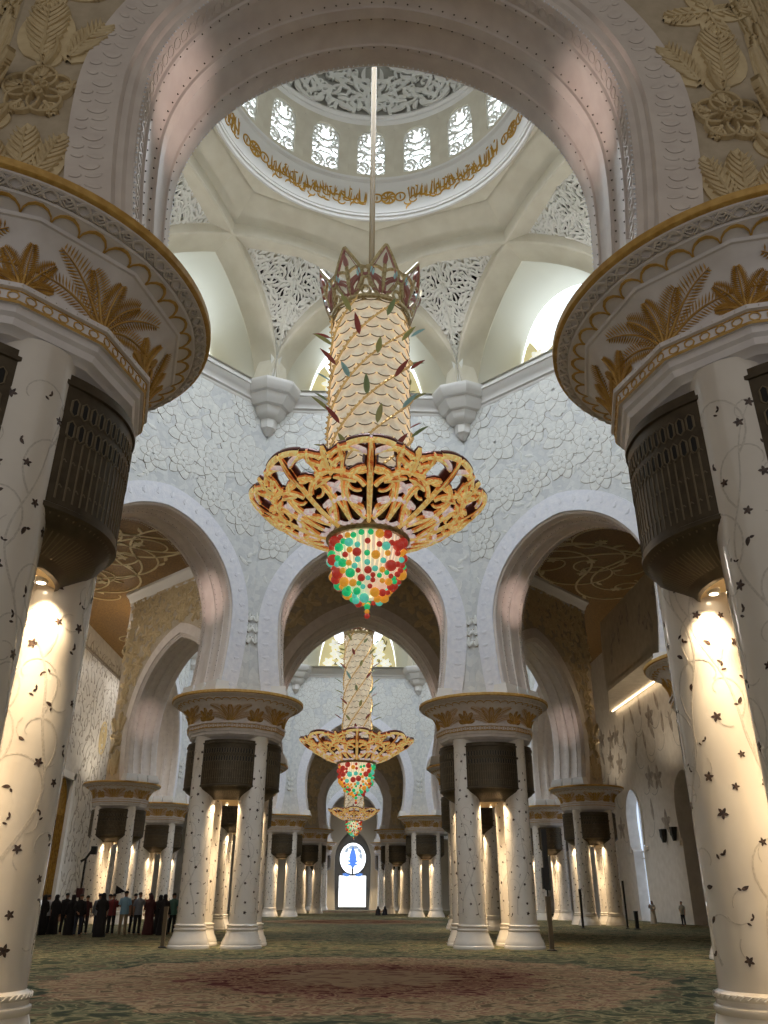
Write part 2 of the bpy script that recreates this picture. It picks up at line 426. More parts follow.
    for s in (-1, 1):
        Ms = (lambda X, Y, H, s=s: Me(s * X, Y, H))
        kx, kz = hw + 1.42, 11.25
        knot(lb, Ms, (kx, kz), .62, a0=.35)
        for (dx, dz, a, L, W, k) in ((-.30, .62, 1.95, .95, .6, .2), (.05, .62, 1.5, 1.25, .8, 0), (.45, .55, 1.0, 1.2, .7, -.2), (.75, .3, .4, .9, .5, 0),
                                     (-.15, -1.85, 2.0, 1.1, .5, -.2), (-.1, -1.9, 1.5, 1.25, .55, 0), (0, -1.9, 1.05, 1.1, .5, .2), (-.2, -2.3, 1.7, .8, .4, 0), (.1, -2.4, 1.2, 1.0, .45, 0), (.75, -1.5, 1.4, 1.1, .5, .1), (.8, -1.6, .9, .9, .45, -.2), (.6, -2.2, 1.5, 1.0, .5, .2)):
            x, z = kx + dx, kz + dz
            if x < he - .3: ribbed_leaf(lb, Ms, (x, z), a, L, W, k, .06)
    cl = []
    tries = 0
    while tries < 1500 and len(cl) < 90:
        tries += 1
        x = rng.uniform(0, he - .3); z = rng.uniform(zc + .5, zceil - .6)
        if x > hw + .4 and z < 13.4: continue
        if np.min((OP[:, 0] - x) ** 2 + (OP[:, 1] - z) ** 2) < .55 or (z < apex + 1.2 and abs(x) < hw + .3 and not free(x, z, .7)): continue
        if any((x - a) ** 2 + (z - b) ** 2 < .62 for a, b in cl): continue
        cl.append((x, z)); a0 = rng.uniform(0, 6.28); n = rng.choice((4, 5, 6))
        for s in (-1, 1):
            Ms = (lambda X, Y, H, s=s: Me(s * X, Y, H))
            for k in range(n): ribbed_leaf(lb, Ms, (x, z), a0 + k * 2 * PI / n, .72, .42, .2, .05, veins=5)
    lb.build('leaf_relief', [M_relief], wall)
    # crown moulding where the back face meets the ceiling
    mb_ = MB()
    prof2 = [(0, -1.0), (.05, -.95), (.05, -.75), (.12, -.7), (.2, -.45), (.36, -.25), (.42, -.2), (.42, 0)]
    G = np.array([[(sx * (ae + d) * tg, ae + d, zceil + z) for d, z in prof2] for sx in (-1, 1)])
    mb_.grid(G, flip=True); mb_.build('crown_moulding', [M_trim], wall, smooth=40)
    # inner cornice and the corner corbel
    cm = MB()
    prof3 = [(0, -.95), (.04, -.9), (.04, -.8), (.12, -.74), (.12, -.62), (.2, -.5), (.34, -.34), (.36, -.26), (.42, -.24), (.42, -.1), (.36, -.06), (.36, 0), (-.9, 0)]
    G = np.array([[(sx * (ai - d) * tg, ai - d, ztop + z) for d, z in prof3] for sx in (-1, 1)])
    cm.grid(G); cm.build('inner_cornice', [M_trim], wall, smooth=40)
    kb = MB()
    pc = [(.05, -2.25), (.22, -2.1), (.26, -2.0), (.36, -1.92), (.38, -1.76), (.4, -1.5), (.52, -1.46), (.7, -1.28), (.76, -1.1), (.78, -1.0), (.94, -.96), (1.1, -.76), (1.18, -.62), (1.2, -.52), (1.34, -.48), (1.5, -.3), (1.54, -.16), (1.56, -.12), (1.56, 0), (.0, .0)]
    cr = ai / math.cos(PI / 8) - .06
    ca = PI / 2 + PI / 8                                   # corner between this facet and the next
    cxy = (cr * math.cos(ca), cr * math.sin(ca))
    th8 = np.arange(8) * PI / 4 + ca + PI / 8
    sc_ = 1.0 if ap < 13 else 1.15
    G = np.array([[(cxy[0] + r * sc_ * math.cos(a), cxy[1] + r * sc_ * math.sin(a), ztop + z * sc_) for r, z in pc] for a in th8])
    kb.grid(G, cu=True); kb.build('corner_corbel', [M_trim], wall, smooth=30)
    wall.location = center
    out = [wall]
    for k in range(1, 8):
        c = copy_tree(wall); c.name = side[k]; c.rotation_euler = (0, 0, k * PI / 4); out.append(c)
    return out

C1, C2, C3 = (0, 20, 0), (0, 64.17, 0), (0, 108.34, 0)
AP1, AP2 = 11.69, 15.95
names = ['far', 'far_left', 'left', 'near_left', 'near', 'near_right', 'right', 'far_right']
W1 = build_octagon(['wall_' + n for n in names], AP1, 2.0, 3.28, 14.9, 11.4, C1, 22.3, 22.0, 3)
W2 = build_octagon(['wall_middle_dome_' + n for n in names], AP2, 2.2, 4.65, 17.2, 11.4, C2, 22.3, 22.0, 5, .5)
for k, w in enumerate(W1):
    c = copy_tree(w); c.location = C3; c.name = 'wall_last_dome_' + names[k]

# ------------------------------------------------------------------ vault with crossing ribs, drum and dome
def build_vault():
    root = empty('ceiling_vault', (0, 0, 22.3), kind='structure')
    RR = 11.4; tg = math.tan(PI / 8)
    ch = RR * math.sqrt(2) / 2                               # half chord
    def zr(u): return 5.45 * np.sqrt(np.maximum(1 - np.abs(u) ** 2.1, 0))
    def ribpt(u):                                            # rib over the corner direction +Y: chord C-1..C+1
        return np.stack([u * ch, np.full_like(u, RR * math.cos(PI / 4)), zr(u)], 1)
    rb = MB(); u = np.sin(np.linspace(-PI / 2, PI / 2, 61)); P = ribpt(u)
    T = np.gradient(P, axis=0); T /= np.linalg.norm(T, axis=1)[:, None]
    Nn = np.stack([-T[:, 2], 0 * T[:, 0], T[:, 0]], 1)         # outward from the opening, in the rib's plane
    sec = [(-.36, .85), (-.36, .06), (-.30, .0), (.85, .0), (.9, .06), (.9, .9)]
    G = np.stack([P + np.array([0, a, 0]) + Nn * b for a, b in sec], 1)
    rb.grid(G, flip=True)
    rib = rb.build('vault_rib', [M_cream], root, smooth=40)
    rib.rotation_euler = (0, 0, PI / 8)
    # lattice panel over the corner direction
    phi = np.linspace(-PI / 8, PI / 8, 41)
    def lower(p):
        p = np.abs(p); r = ch / np.cos(PI / 4 - p)               # distance along the ray to the chord
        # foot of that point on the chord, measured from its middle
        s = np.tan(PI / 4 - p) * ch
        return r, zr(s / ch) + .35
    def upper(p):
        r = ch / np.cos(p); s = np.tan(p) * ch
        return r, zr(s / ch) + .3
    def Mp(a, z, h):
        p = np.clip(a / 8.6, -PI / 8, PI / 8)
        rl, zl = lower(p); ru, zu = upper(p)
        t = np.clip((z - zl) / np.maximum(zu - zl, .02), 0, 1); r = rl + (ru - rl) * t ** 1.2 - h
        zz = np.minimum(np.maximum(z, zl), np.maximum(zu, zl))
        return np.stack([-r * np.sin(p), r * np.cos(p), zz], 1)
    def inside(a, z):
        p = a / 8.6
        if abs(p) > PI / 8 - .01: return False
        rl, zl = lower(np.array(p)); ru, zu = upper(np.array(p))
        return zl + .02 < z < zu - .05
    lb = MB(); rg = random.Random(11)
    tracery(lb, Mp, inside, (0, 3.3, .3, 6.9), 250, .46, .066, -.02, .10, rg)
    for f, w in ((lower, .2), (upper, .22)):                 # frame of the panel
        zs = f(phi)[1]; strip(lb, Mp, np.stack([phi * 8.6, zs], 1), w, -.06, .13)
    strip(lb, Mp, np.stack([0 * np.linspace(.4, 6.6, 20), np.linspace(.4, 6.6, 20)], 1), .07, -.02, .1)
    lat = lb.build('lattice_panel', [M_lattice], root); lat.rotation_euler = (0, 0, PI / 8)
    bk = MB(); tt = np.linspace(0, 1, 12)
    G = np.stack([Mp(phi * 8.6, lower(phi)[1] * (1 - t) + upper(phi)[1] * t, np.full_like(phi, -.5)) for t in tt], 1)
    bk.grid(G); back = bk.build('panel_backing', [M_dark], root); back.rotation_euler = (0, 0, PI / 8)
    # web from the rib up to the octagonal soffit
    wb = MB(); q = phi
    lo = np.stack([-(RR * math.cos(PI / 4) - .3) * np.tan(q), np.full_like(q, RR * math.cos(PI / 4) - .3), zr(np.tan(q)) + .62], 1)
    ro = 7.1 * math.cos(PI / 8) / np.cos(q)
    hi_ = np.stack([-ro * np.sin(q), ro * np.cos(q), np.full_like(q, 6.75)], 1)
    hi2 = np.stack([-ro * np.sin(q), ro * np.cos(q), np.full_like(q, 6.6)], 1)
    wb.grid(np.stack([lo, hi_ , hi2], 1)); web = wb.build('vault_web', [M_cream], root, smooth=40); web.rotation_euler = (0, 0, PI / 8)
    # splayed window recess behind each pair of rib legs (facet direction)
    tq = np.linspace(0, 1, 14)
    def legpts():                                            # in facet coordinates (+Y outward)
        r45 = PI / 8
        c0 = np.array([-RR * math.sin(r45), RR * math.cos(r45)]); c1 = -c0 * np.array([1, -1])
        uu = -1 + tq * (1 - .4142)
        # left leg: rib from corner c0 towards the right
        d = np.array([math.cos(-r45), math.sin(-r45)])
        L = np.stack([c0[0] + (uu + 1) * ch * d[0], c0[1] + (uu + 1) * ch * d[1], zr(uu)], 1)
        Rr = L[::-1][1:] * np.array([-1, 1, 1])
        return np.concatenate([L, Rr])
    inner = legpts()
    k = len(inner); s = np.linspace(-1, 1, k)
    ow, oz, oy = 3.0, 5.7, 13.4
    ang = np.linspace(0, 1, 14)
    oz_ = oz * np.sin(ang * PI / 2) ** .9; ox = -ow * (1 - ang ** 1.9)
    Lo = np.stack([ox, np.full(14, oy), oz_], 1)
    outer = np.concatenate([Lo, Lo[::-1][1:] * np.array([-1, 1, 1])])
    sb = MB()
    mid = inner * .55 + outer * .45; mid[:, 2] += .15 * np.sin(np.linspace(0, PI, k))
    first = inner + np.array([0, .55, .12])
    sb.grid(np.stack([first, mid, outer], 1), flip=True)
    sb.add([(-4.25, 10.2, .0), (4.25, 10.2, .0), (ow, oy, 0), (-ow, oy, 0)], [(0, 1, 2, 3)])
    rec = sb.build('window_recess', [M_recess], root, smooth=60)
    pb = MB(); P2 = outer * np.array([1, 1, 1]); c = np.array([[0, oy, .6]])
    pb.add(np.concatenate([P2, c]), [(i, i + 1, k) for i in range(k - 1)] + [(k - 1, 0, k)])
    pane = pb.build('window_pane', [M_sky], root)
    # flower tracery standing in the lower half of the window
    fb = MB(); rg = random.Random(5)
    def Mw(x, z, h): return np.stack([x, np.full_like(x, oy - .12) - h, z], 1)
    fb.grid(np.array([[(x, oy - .06, z) for z in (0, min(1.7 + .7 * math.sin(x * 2.1) ** 2 + .6 * abs(x), 5.4 * max(1 - (abs(x) / 3.0) ** 2, 0) ** .5 + .02))] for x in np.linspace(-2.95, 2.95, 30)]), m=1)
    for row, (z, n_) in enumerate(((1.05, 5), (1.75, 4), (2.5, 4))):
        for i in range(n_):
            x = (i - (n_ - 1) / 2) * 1.12 + rg.uniform(-.1, .1)
            if row == 2 and abs(x) < .9: continue
            for kk in range(6):
                a = kk * PI / 3 + rg.uniform(-.1, .1)
                leaf(fb, Mw, (x + .05 * math.cos(a), z + .05 * math.sin(a)), a, .42, .26, 0, 0, .05, m=0, n=6, pw=.6)
            for kk in range(2):
                leaf(fb, Mw, (x + .35, z + rg.uniform(-.3, .3)), rg.uniform(0, 6.28), .5, .14, .6, 0, .04, m=2)
    flo = fb.build('window_flowers', [M_winflower, M_winground, M_winleaf], root)
    for k in range(1, 8):
        for o in (rib, lat, back, web):
            c = o.copy(); COL.objects.link(c); c.rotation_euler = (0, 0, PI / 8 + k * PI / 4)
        for o in (rec, pane, flo):
            c = o.copy(); COL.objects.link(c); c.rotation_euler = (0, 0, k * PI / 4)
    return root

def build_drum(det=True):
    root = empty('ceiling_drum', (0, 0, 22.3), kind='structure')
    NW = 18
    sb = MB()                                                # octagonal soffit up to the ring
    th = np.linspace(0, 2 * PI, 145)
    q = (th % (PI / 4)) - PI / 8
    # corners of the octagon look towards the middles of the wall facets
    def ro(a):
        b = ((a - PI / 2 + PI / 8) % (PI / 4)) - PI / 8       # 0 at facet direction
        return 7.12 * math.cos(PI / 8) / math.cos(PI / 8 - abs(b))
    G = np.array([[(ro(a) * math.cos(a), ro(a) * math.sin(a), 6.62), (6.43 * math.cos(a), 6.43 * math.sin(a), 6.7)] for a in th])
    sb.grid(G); sb.build('drum_soffit', [M_cream], root)
    ring = MB()
    ring.lathe([(6.5, 6.66), (6.44, 6.60), (6.38, 6.64), (6.36, 6.78), (6.3, 6.8), (6.3, 6.92), (6.27, 6.94), (6.22, 8.72), (6.3, 8.76), (6.3, 8.84), (6.16, 8.9), (6.16, 8.98), (6.2, 9.0), (6.2, 9.1)], 108)
    ring.lathe([(6.2, 12.55), (6.14, 12.6), (6.06, 12.66), (6.06, 12.78), (5.96, 12.86), (5.96, 12.98), (6.0, 13.0)], 108)
    ring.lathe([(4.95, 15.75), (4.86, 15.8), (4.78, 15.86), (4.76, 16.1), (4.68, 16.2), (4.7, 16.25)], 108)
    ring.build('drum_ring', [M_trim], root, smooth=35)
    # wall of the drum with arched openings
    wb = MB(); step = 2 * PI / NW; wz0, wz1 = 9.1, 12.55
    hw_, zc_, r0 = .66, 11.4, 6.2
    P = []
    for z in np.linspace(9.3, zc_, 6)[:-1]: P.append((hw_, z))
    for a in np.linspace(0, PI, 13): P.append((hw_ * math.cos(a), zc_ + .8 * math.sin(a)))
    for z in np.linspace(zc_, 9.3, 6)[1:]: P.append((-hw_, z))
    P = np.array(P); half = step * r0 / 2
    B = []
    for x, z in P:
        if z <= zc_: B.append((math.copysign(half, x), z)); continue
        dx, dz = x, z - zc_; kk = min(half / abs(dx) if abs(dx) > 1e-6 else 1e9, (wz1 - zc_) / dz if dz > 1e-6 else 1e9)
        B.append((dx * kk, zc_ + dz * kk))
    B = np.array(B)
    def cyl(p, r): return np.stack([-r * np.sin(p[:, 0] / r0), r * np.cos(p[:, 0] / r0), p[:, 1]], 1)
    wb.grid(np.stack([cyl(B, r0), cyl(P, r0), cyl(P, r0 + .3)], 1))
    n = len(P)
    for sx in (-1, 1): wb.add(cyl(np.array([(sx * half, wz1), (sx * .75 * half, wz1), (sx * half, 12.2)]), r0), [(0, 1, 2)])
    X = np.linspace(-half, half, 7)
    wb.grid(np.stack([cyl(np.stack([X, 0 * X + 9.1], 1), r0), cyl(np.stack([X, 0 * X + 9.3], 1), r0)], 1))
    wb.grid(np.stack([cyl(np.stack([X, 0 * X + 12.35], 1), r0 + .01), cyl(np.stack([X, 0 * X + 12.6], 1), r0 + .01)], 1))
    w0 = wb.build('drum_bay', [M_cream], root, smooth=40)
    pb = MB(); pc = cyl(P, r0 + .28); pb.add(np.concatenate([pc, cyl(np.array([[0, 10.8]]), r0 + .28)]), [(i, (i + 1) % n, n) for i in range(n)])
    p0 = pb.build('drum_window_pane', [M_skydrum], root)
    tb = MB(); rg = random.Random(4)
    def Mt(x, z, h): return np.stack([-(r0 + .15 - h) * np.sin(x / r0), (r0 + .15 - h) * np.cos(x / r0), z], 1)
    def ins(x, z): return abs(x) < hw_ - .03 and 9.35 < z < zc_ + .75 * math.sqrt(max(1 - (x / hw_) ** 2, 0))
    tracery(tb, Mt, ins, (0, hw_, 9.3, 12.2), 30, .46, .10, 0, .06, rg)
    strip(tb, Mt, P, .1, -.02, .08)
    t0 = tb.build('drum_window_lattice', [M_lattice], root)
    for k in range(1, NW):
        for o in (w0, p0, t0):
            c = o.copy(); COL.objects.link(c); c.rotation_euler = (0, 0, k * step)
    # dome with lattice bands
    def dr(z): return 6.0 * math.cos(math.asin(min((z - 12.9) / 8.2, 1)) * 1.0) if z < 21.1 else 0
    db = MB()
    zz = [12.9 + 8.2 * math.sin(a) for a in np.linspace(0, PI / 2 - .02, 22)]
    db.lathe([(dr(z) + .2, z) for z in zz], 96)
    db.build('dome_shell', [mat('dome_shell_grey', lin(182, 180, 172), .8)], root, smooth=60)
    def Md(x, z, h):
        z = np.clip(z, 12.95, 20.8); r = 6.0 * np.cos(np.arcsin((z - 12.9) / 8.2)) - h; a = x
        return np.stack([-r * np.sin(a), r * np.cos(a), z], 1)
    def Mscale(x, y, h): return Md(x / 5.6, y, h)
    lb = MB(); rg = random.Random(9)
    tracery(lb, Mscale, lambda x, z: 13.1 < z < 15.7, (0, 5.6 * PI / 6, 13.1, 15.7), 60, .8, .2, -.02, .08, rg)
    tracery(lb, lambda x, y, h: Md(x / 4, y, h), lambda x, z: 16.3 < z < 19.5, (0, 4 * PI / 6, 16.3, 19.5), 42, .9, .2, -.02, .08, rg)
    l0 = lb.build('dome_lattice', [M_lattice], root)
    for k in range(1, 6):
        c = l0.copy(); COL.objects.link(c); c.rotation_euler = (0, 0, k * PI / 3)
    # gold lettering band: six long inscriptions, rosettes and ovals between them
    gb = MB(); rg = random.Random(21)
    def Mg(x, z, h):
        r = 6.27 - (z - 6.94) / 1.78 * .05 - h; return np.stack([-r * np.sin(x / 6.25), r * np.cos(x / 6.25), z], 1)
    for k in range(6):
        b0 = R(60 * k) * 6.25
        xa, xb = b0 + R(2) * 6.25, b0 + R(44) * 6.25
        x = xa
        while x < xb:                                        # stacked strokes: uprights, bowls, sweeping tails, dots
            for _ in range(2):
                leaf(gb, Mg, (x, 7.35 + rg.uniform(0, .3)), PI / 2 + rg.uniform(-.18, .18), rg.uniform(.55, .85), .06, rg.uniform(-.2, .2), 0, .03, n=5)
                x += .075
            t_ = np.linspace(PI * 1.05, 2 * PI, 8)
            strip(gb, Mg, np.stack([x + .17 * np.cos(t_), 7.5 + .16 * np.sin(t_) + rg.uniform(-.1, .45)], 1), .05, 0, .03)
            leaf(gb, Mg, (x - .15, 7.45 + rg.uniform(-.15, .5)), rg.uniform(-.4, .4), .42, .07, rg.choice((-1, 1)) * 1.4, 0, .03, n=7)
            if rg.random() < .6: leaf(gb, Mg, (x, 8.15 + rg.uniform(-.1, .12)), rg.uniform(0, 6), .16, .07, .5, 0, .03, n=4)
            x += .085
        for deg, rx, solid in ((52.5, .32, True), (47.5, .22, False), (57.3, .22, False)):
            cx = b0 + R(deg) * 6.25; t_ = np.linspace(0, 2 * PI, 19)
            strip(gb, Mg, np.stack([cx + rx * np.cos(t_), 7.82 + rx * 1.1 * np.sin(t_)], 1), .06, 0, .03)
            for j in range(8 if solid else 1):
                a = j * PI / 4
                if solid: strip(gb, Mg, spiral((cx, 7.82), a, .26, .7, 8), .055, 0, .03)
                else: leaf(gb, Mg, (cx, 7.66), PI / 2, .32, .07, 0, 0, .03)
    gb.build('gold_lettering', [M_goldtext], root)
    return root

V1 = build_vault(); V1.location = (0, 20, 22.3); V1.name = 'ceiling_near_vault'
D1 = build_drum(); D1.location = (0, 20, 22.3); D1.name = 'ceiling_near_dome'
for nm, c, k in (('middle', C2, AP2 / AP1), ('last', C3, 1.0)):
    v = copy_tree(V1); v.name = 'ceiling_%s_vault' % nm; v.location = (0, c[1], 22.3); v.scale = (k, k, k)
    d = copy_tree(D1); d.name = 'ceiling_%s_dome' % nm; d.location = (0, c[1], 22.3); d.scale = (k, k, k)
# ------------------------------------------------------------------ four-column clusters
CC = .89
def polyrad(th, r, g):          # twelve-sided, corners on the axes
    return r * math.cos(PI / 12) / np.cos((th % (PI / 6)) - PI / 12)
CAP = [  # z, corner radius, -, roundness
    (6.70, 1.40, 1, 1), (6.72, 1.46, 1, 1), (6.78, 1.47, 1, 1), (6.84, 1.52, 1, 1), (6.88, 1.60, 1, .8), (6.89, 1.66, 1, .2), (6.93, 1.70, 1, 0), (6.96, 1.76, 1, 0), (7.04, 1.78, 1, 0), (7.08, 1.82, 1, 0), (7.16, 1.83, 1, 0), (7.17, 1.87, 1, 0),
    (7.32, 1.88, 1, 0), (7.33, 1.92, 1, 0), (7.39, 1.92, 1, 0), (7.41, 1.83, 1, 0), (7.52, 1.84, 1, 0), (7.68, 1.88, 1, 0), (7.82, 1.95, 1, 0), (7.95, 2.05, 1, 0), (8.05, 2.16, 1, .0), (8.055, 2.19, 1, 0), (8.085, 2.21, 1, .05), (8.09, 2.19, 1, .1),
    (8.165, 2.32, 1, .75), (8.17, 2.35, 1, .8), (8.195, 2.36, 1, .9), (8.20, 2.34, 1, .95), (8.285, 2.48, 1, 1), (8.30, 2.49, 1, 1), (8.305, 2.53, 1, 1), (8.32, 2.545, 1, 1), (8.41, 2.545, 1, 1), (8.42, 2.52, 1, 1)]
CZ = np.array([c[0] for c in CAP]); CR = np.array([c[1] for c in CAP]); CG = np.array([c[2] for c in CAP]); CQ = np.array([c[3] for c in CAP])
def caprad(th, z):
    r, g, q = np.interp(z, CZ, CR), np.interp(z, CZ, CG), np.interp(z, CZ, CQ)
    return polyrad(th, r, g) * (1 - q) + r * q
def Mcap(x, z, h):              # x = angle * 2 m
    th = x / 2.0; r = caprad(th, z)
    dr = (caprad(th, z + .01) - caprad(th, z - .01)) / .02
    l = np.sqrt(1 + dr * dr); rr = r + h / l; zz = z - h * dr / l
    return np.stack([rr * np.cos(th), rr * np.sin(th), zz], 1)
def build_capital(det, parent):
    th = np.linspace(0, 2 * PI, 121)[:-1]
    cb = MB()
    G = np.array([[(r * math.cos(t), r * math.sin(t), z) for z, r in [(z, float(caprad(np.array(t), z))) for z in CZ]] for t in th])
    i0 = int(np.where(CZ == 8.30)[0][0])
    cb.grid(G[:, :i0 + 1], cu=True)
    cb.add(G[:, 0], [tuple(range(len(th)))[::-1]])
    cap = cb.build('capital', [M_capital], parent, smooth=28)
    gb = MB(); gb.grid(G[:, i0:], cu=True); gb.add(G[:, -1], [tuple(range(len(th)))])
    gb.build('gold_rim', [M_gold], cap, smooth=40)
    # palm relief
    pb = MB()
    def frond(x, z, a, L, k, w):
        path = arcpath((x, z), a, L, k, 22)
        path[:, 1] = np.minimum(7.42 + .74 * np.tanh((path[:, 1] - 7.42) / .74), 8.03)
        strip(pb, Mcap, path, np.linspace(.03, .008, 22), 0, .022, .01)
        nl = 24 if det else 10
        for i in range(1, nl):
            t = i / nl; j = int(t * 21); ang = a + k * t
            ll = w * (1.3 if det else 1.55) * (math.sin(PI * (t * .84 + .14)) ** .55)
            for s in (1, -1):
                d = ang + s * 1.0
                p = path[j]; e = p + ll * np.array([math.cos(d), math.sin(d)]); ww = (.0105 if det else .03)
                qx, qz = -math.sin(d) * ww, math.cos(d) * ww
                mx, mz = p[0] * .5 + e[0] * .5, p[1] * .5 + e[1] * .5
                xs = np.array([p[0], mx + qx, e[0], mx - qx, mx]); zs = np.array([p[1], mz + qz, e[1], mz - qz, mz])
                zs = np.clip(zs, 7.42, 8.04)
                V = Mcap(xs, zs, np.array([.004, .004, .010, .004, .020]))
                pb.add(V, [(0, 4, 1), (1, 4, 2), (2, 4, 3), (3, 4, 0)])
    for q in range(12):
        x0 = q * PI / 6 * 2.0
        if q % 2:
            for dx, a, L, k, w in ((0, PI / 2, .66, .05, .13), (-.03, PI / 2 + .36, .74, .25, .13), (.03, PI / 2 - .36, .74, -.25, .13), (-.06, PI / 2 + .58, 1.02, .42, .13), (.06, PI / 2 - .58, 1.02, -.42, .13),
                                   (-.10, PI / 2 + .9, .9, .8, .12), (.10, PI / 2 - .9, .9, -.8, .12)):
                frond(x0 + dx, 7.42, a, L, k, w)
        else:
            for dx, a, L, k, w in ((0, PI / 2, .54, 0, .10), (-.03, PI / 2 + .4, .5, .3, .10), (.03, PI / 2 - .4, .5, -.3, .10), (-.06, PI / 2 + .9, .32, .6, .08), (.06, PI / 2 - .9, .32, -.6, .08)):
                frond(x0 + dx, 7.42, a, L, k, w)
    pb.build('palm_relief', [M_gold], cap)
    # gold scallops, lattice band, chain band and beads
    sb = MB(); n = 44
    for i in range(n):
        x = (i + .5) * 4 * PI / n; t = np.linspace(0, PI, 8 if det else 5); r = 2 * PI / n * .98
        strip(sb, Mcap, np.stack([x + r * np.cos(t), 8.095 + .066 * np.sin(t)], 1), .014, 0, .014, m=0)
    if det:
        m_ = 64
        for i in range(m_):
            x = i * 4 * PI / m_; t = np.linspace(0, 2 * PI, 8)
            strip(sb, Mcap, np.stack([x + .062 * np.cos(t), 7.245 + .05 * np.sin(t)], 1), .016, 0, .012, m=0)
    X = np.linspace(0, 4 * PI, 44 * (10 if det else 5))
    for z, w in ((7.18, .02), (7.31, .02)): strip(sb, Mcap, np.stack([X, 0 * X + z], 1), w, 0, .014, m=0)
    sb.build('gold_band', [M_gold], cap)
    lb = MB(); X = np.linspace(0, 4 * PI, 44 * (12 if det else 6) + 1)
    for ph in (0, PI):
        strip(lb, Mcap, np.stack([X, 8.243 + .034 * np.sin(X * 22 + ph)], 1), .016, 0, .034)
    for z, w in ((8.205, .012), (8.28, .012)): strip(lb, Mcap, np.stack([X, 0 * X + z], 1), w, 0, .018)
    if det:
        for i in range(44):
            x = (i + .25) * 4 * PI / 44
            for s in (1, -1): strip(lb, Mcap, np.stack([x + s * np.array([0, .03, .045, .03, 0]), 8.243 + np.array([-.022, -.006, .008, .018, .008])], 1), .010, 0, .036)
        for i in range(96):
            x = i * 4 * PI / 96; V = Mcap(np.array([x - .012, x, x + .012, x, x]), np.array([7.36, 7.348, 7.36, 7.372, 7.36]), np.array([0, 0, 0, 0, .012])); lb.add(V, [(0, 1, 4), (1, 2, 4), (2, 3, 4), (3, 0, 4)])
    lb.build('lattice_band', [M_captrim], cap)
    if det:
        rb = MB()
        for i in range(110):
            x = i * 4 * PI / 110; strip(rb, Mcap, [(x, 6.735), (x + .01, 6.78), (x, 6.83)], .03, 0, .014, .01)
        X = np.linspace(0, 4 * PI, 160); strip(rb, Mcap, np.stack([X, 0 * X + 6.78], 1), .08, 0, .006)
        rb.build('ribbed_moulding', [M_captrim], cap)
    return cap

def Mshaft(x, z, h):
    r = .472 - .012 * np.clip(z - .7, 0, 6) / 6 + h; th = x / .47
    return np.stack([r * np.cos(th), r * np.sin(th), z], 1)
def build_shaft(parent):
    cb = MB()
    cb.lathe([(.472, .68)] + [(.472 - .012 * (z - .7) / 6, z) for z in np.linspace(.7, 6.94, 12)], 40, m=0)
    rg = random.Random(33); W = .47 * 2 * PI
    # pale mother-of-pearl vines
    for v in range(5):
        x = v * W / 5 + rg.uniform(0, .3); z = .95; path = [(x, z)]; ph = rg.uniform(0, 6)
        while z < 6.3:
            z += .12; path.append((x + .26 * math.sin(z * 1.5 + ph) + .06 * math.sin(z * 4.3 + ph), z))
        pp = np.array(path); strip(cb, Mshaft, pp, np.linspace(.042, .012, len(pp)), .0, .0025, m=2)
        for j in range(5, len(pp) - 4, 5):
            s = rg.choice((-1, 1))
            strip(cb, Mshaft, spiral(pp[j], PI / 2 - s * .7, rg.uniform(.18, .3), .75, 16, s), np.linspace(.022, .01, 16), 0, .0025, m=2)
    # dark flowers, leaves and buds
    pts = []
    for _ in range(1200):
        x, z = rg.uniform(0, W), rg.uniform(1.0, 6.4)
        if any(min(abs(x - a), W - abs(x - a)) ** 2 + (z - b) ** 2 < .27 ** 2 for a, b in pts): continue
        pts.append((x, z)); a = rg.uniform(0, 6.28); s = rg.uniform(.55, .86)
        kind = rg.random()
        if kind < .4:
            for k in range(5): leaf(cb, Mshaft, (x, z), a + k * 2 * PI / 5, .075 * s, .042 * s, .2, 0, .003, m=1, n=5)
        elif kind < .72:
            leaf(cb, Mshaft, (x, z), a, .13 * s, .06 * s, .5, 0, .003, m=1, n=6)
            if kind < .6: leaf(cb, Mshaft, (x, z - .01), a + 2.2, .07 * s, .04 * s, .3, 0, .003, m=1, n=5)
        else:
            for k in range(3): leaf(cb, Mshaft, (x + .04 * math.cos(a) * k, z + .04 * math.sin(a) * k), a + (k - 1) * 1.1, .08 * s, .036 * s, .2, 0, .003, m=1, n=5)
        if rg.random() < .35: strip(cb, Mshaft, arcpath((x, z), a + PI, .22, rg.choice((-1.6, 1.6)), 8), .012, 0, .002, m=2)
    sh = cb.build('column_shaft', [M_col, M_inlay, M_pearl], parent, smooth=50)
    bb = MB()
    bb.lathe([(.0, 0), (.71, 0), (.71, .08), (.695, .1), (.68, .11), (.675, .16), (.635, .25), (.58, .36), (.545, .48), (.53, .52), (.543, .54), (.548, .565), (.543, .59), (.518, .605), (.514, .65), (.526, .665), (.531, .685), (.526, .705), (.494, .72), (.47, .735)], 40)
    for i in range(44):
        a = i * 2 * PI / 44
        bb.tube([(.526 * math.cos(a), .526 * math.sin(a), .668), (.526 * math.cos(a + .1), .526 * math.sin(a + .1), .702)], .011, 4, caps=False)
    bb.build('column_base', [M_col], sh, smooth=40)
    return sh

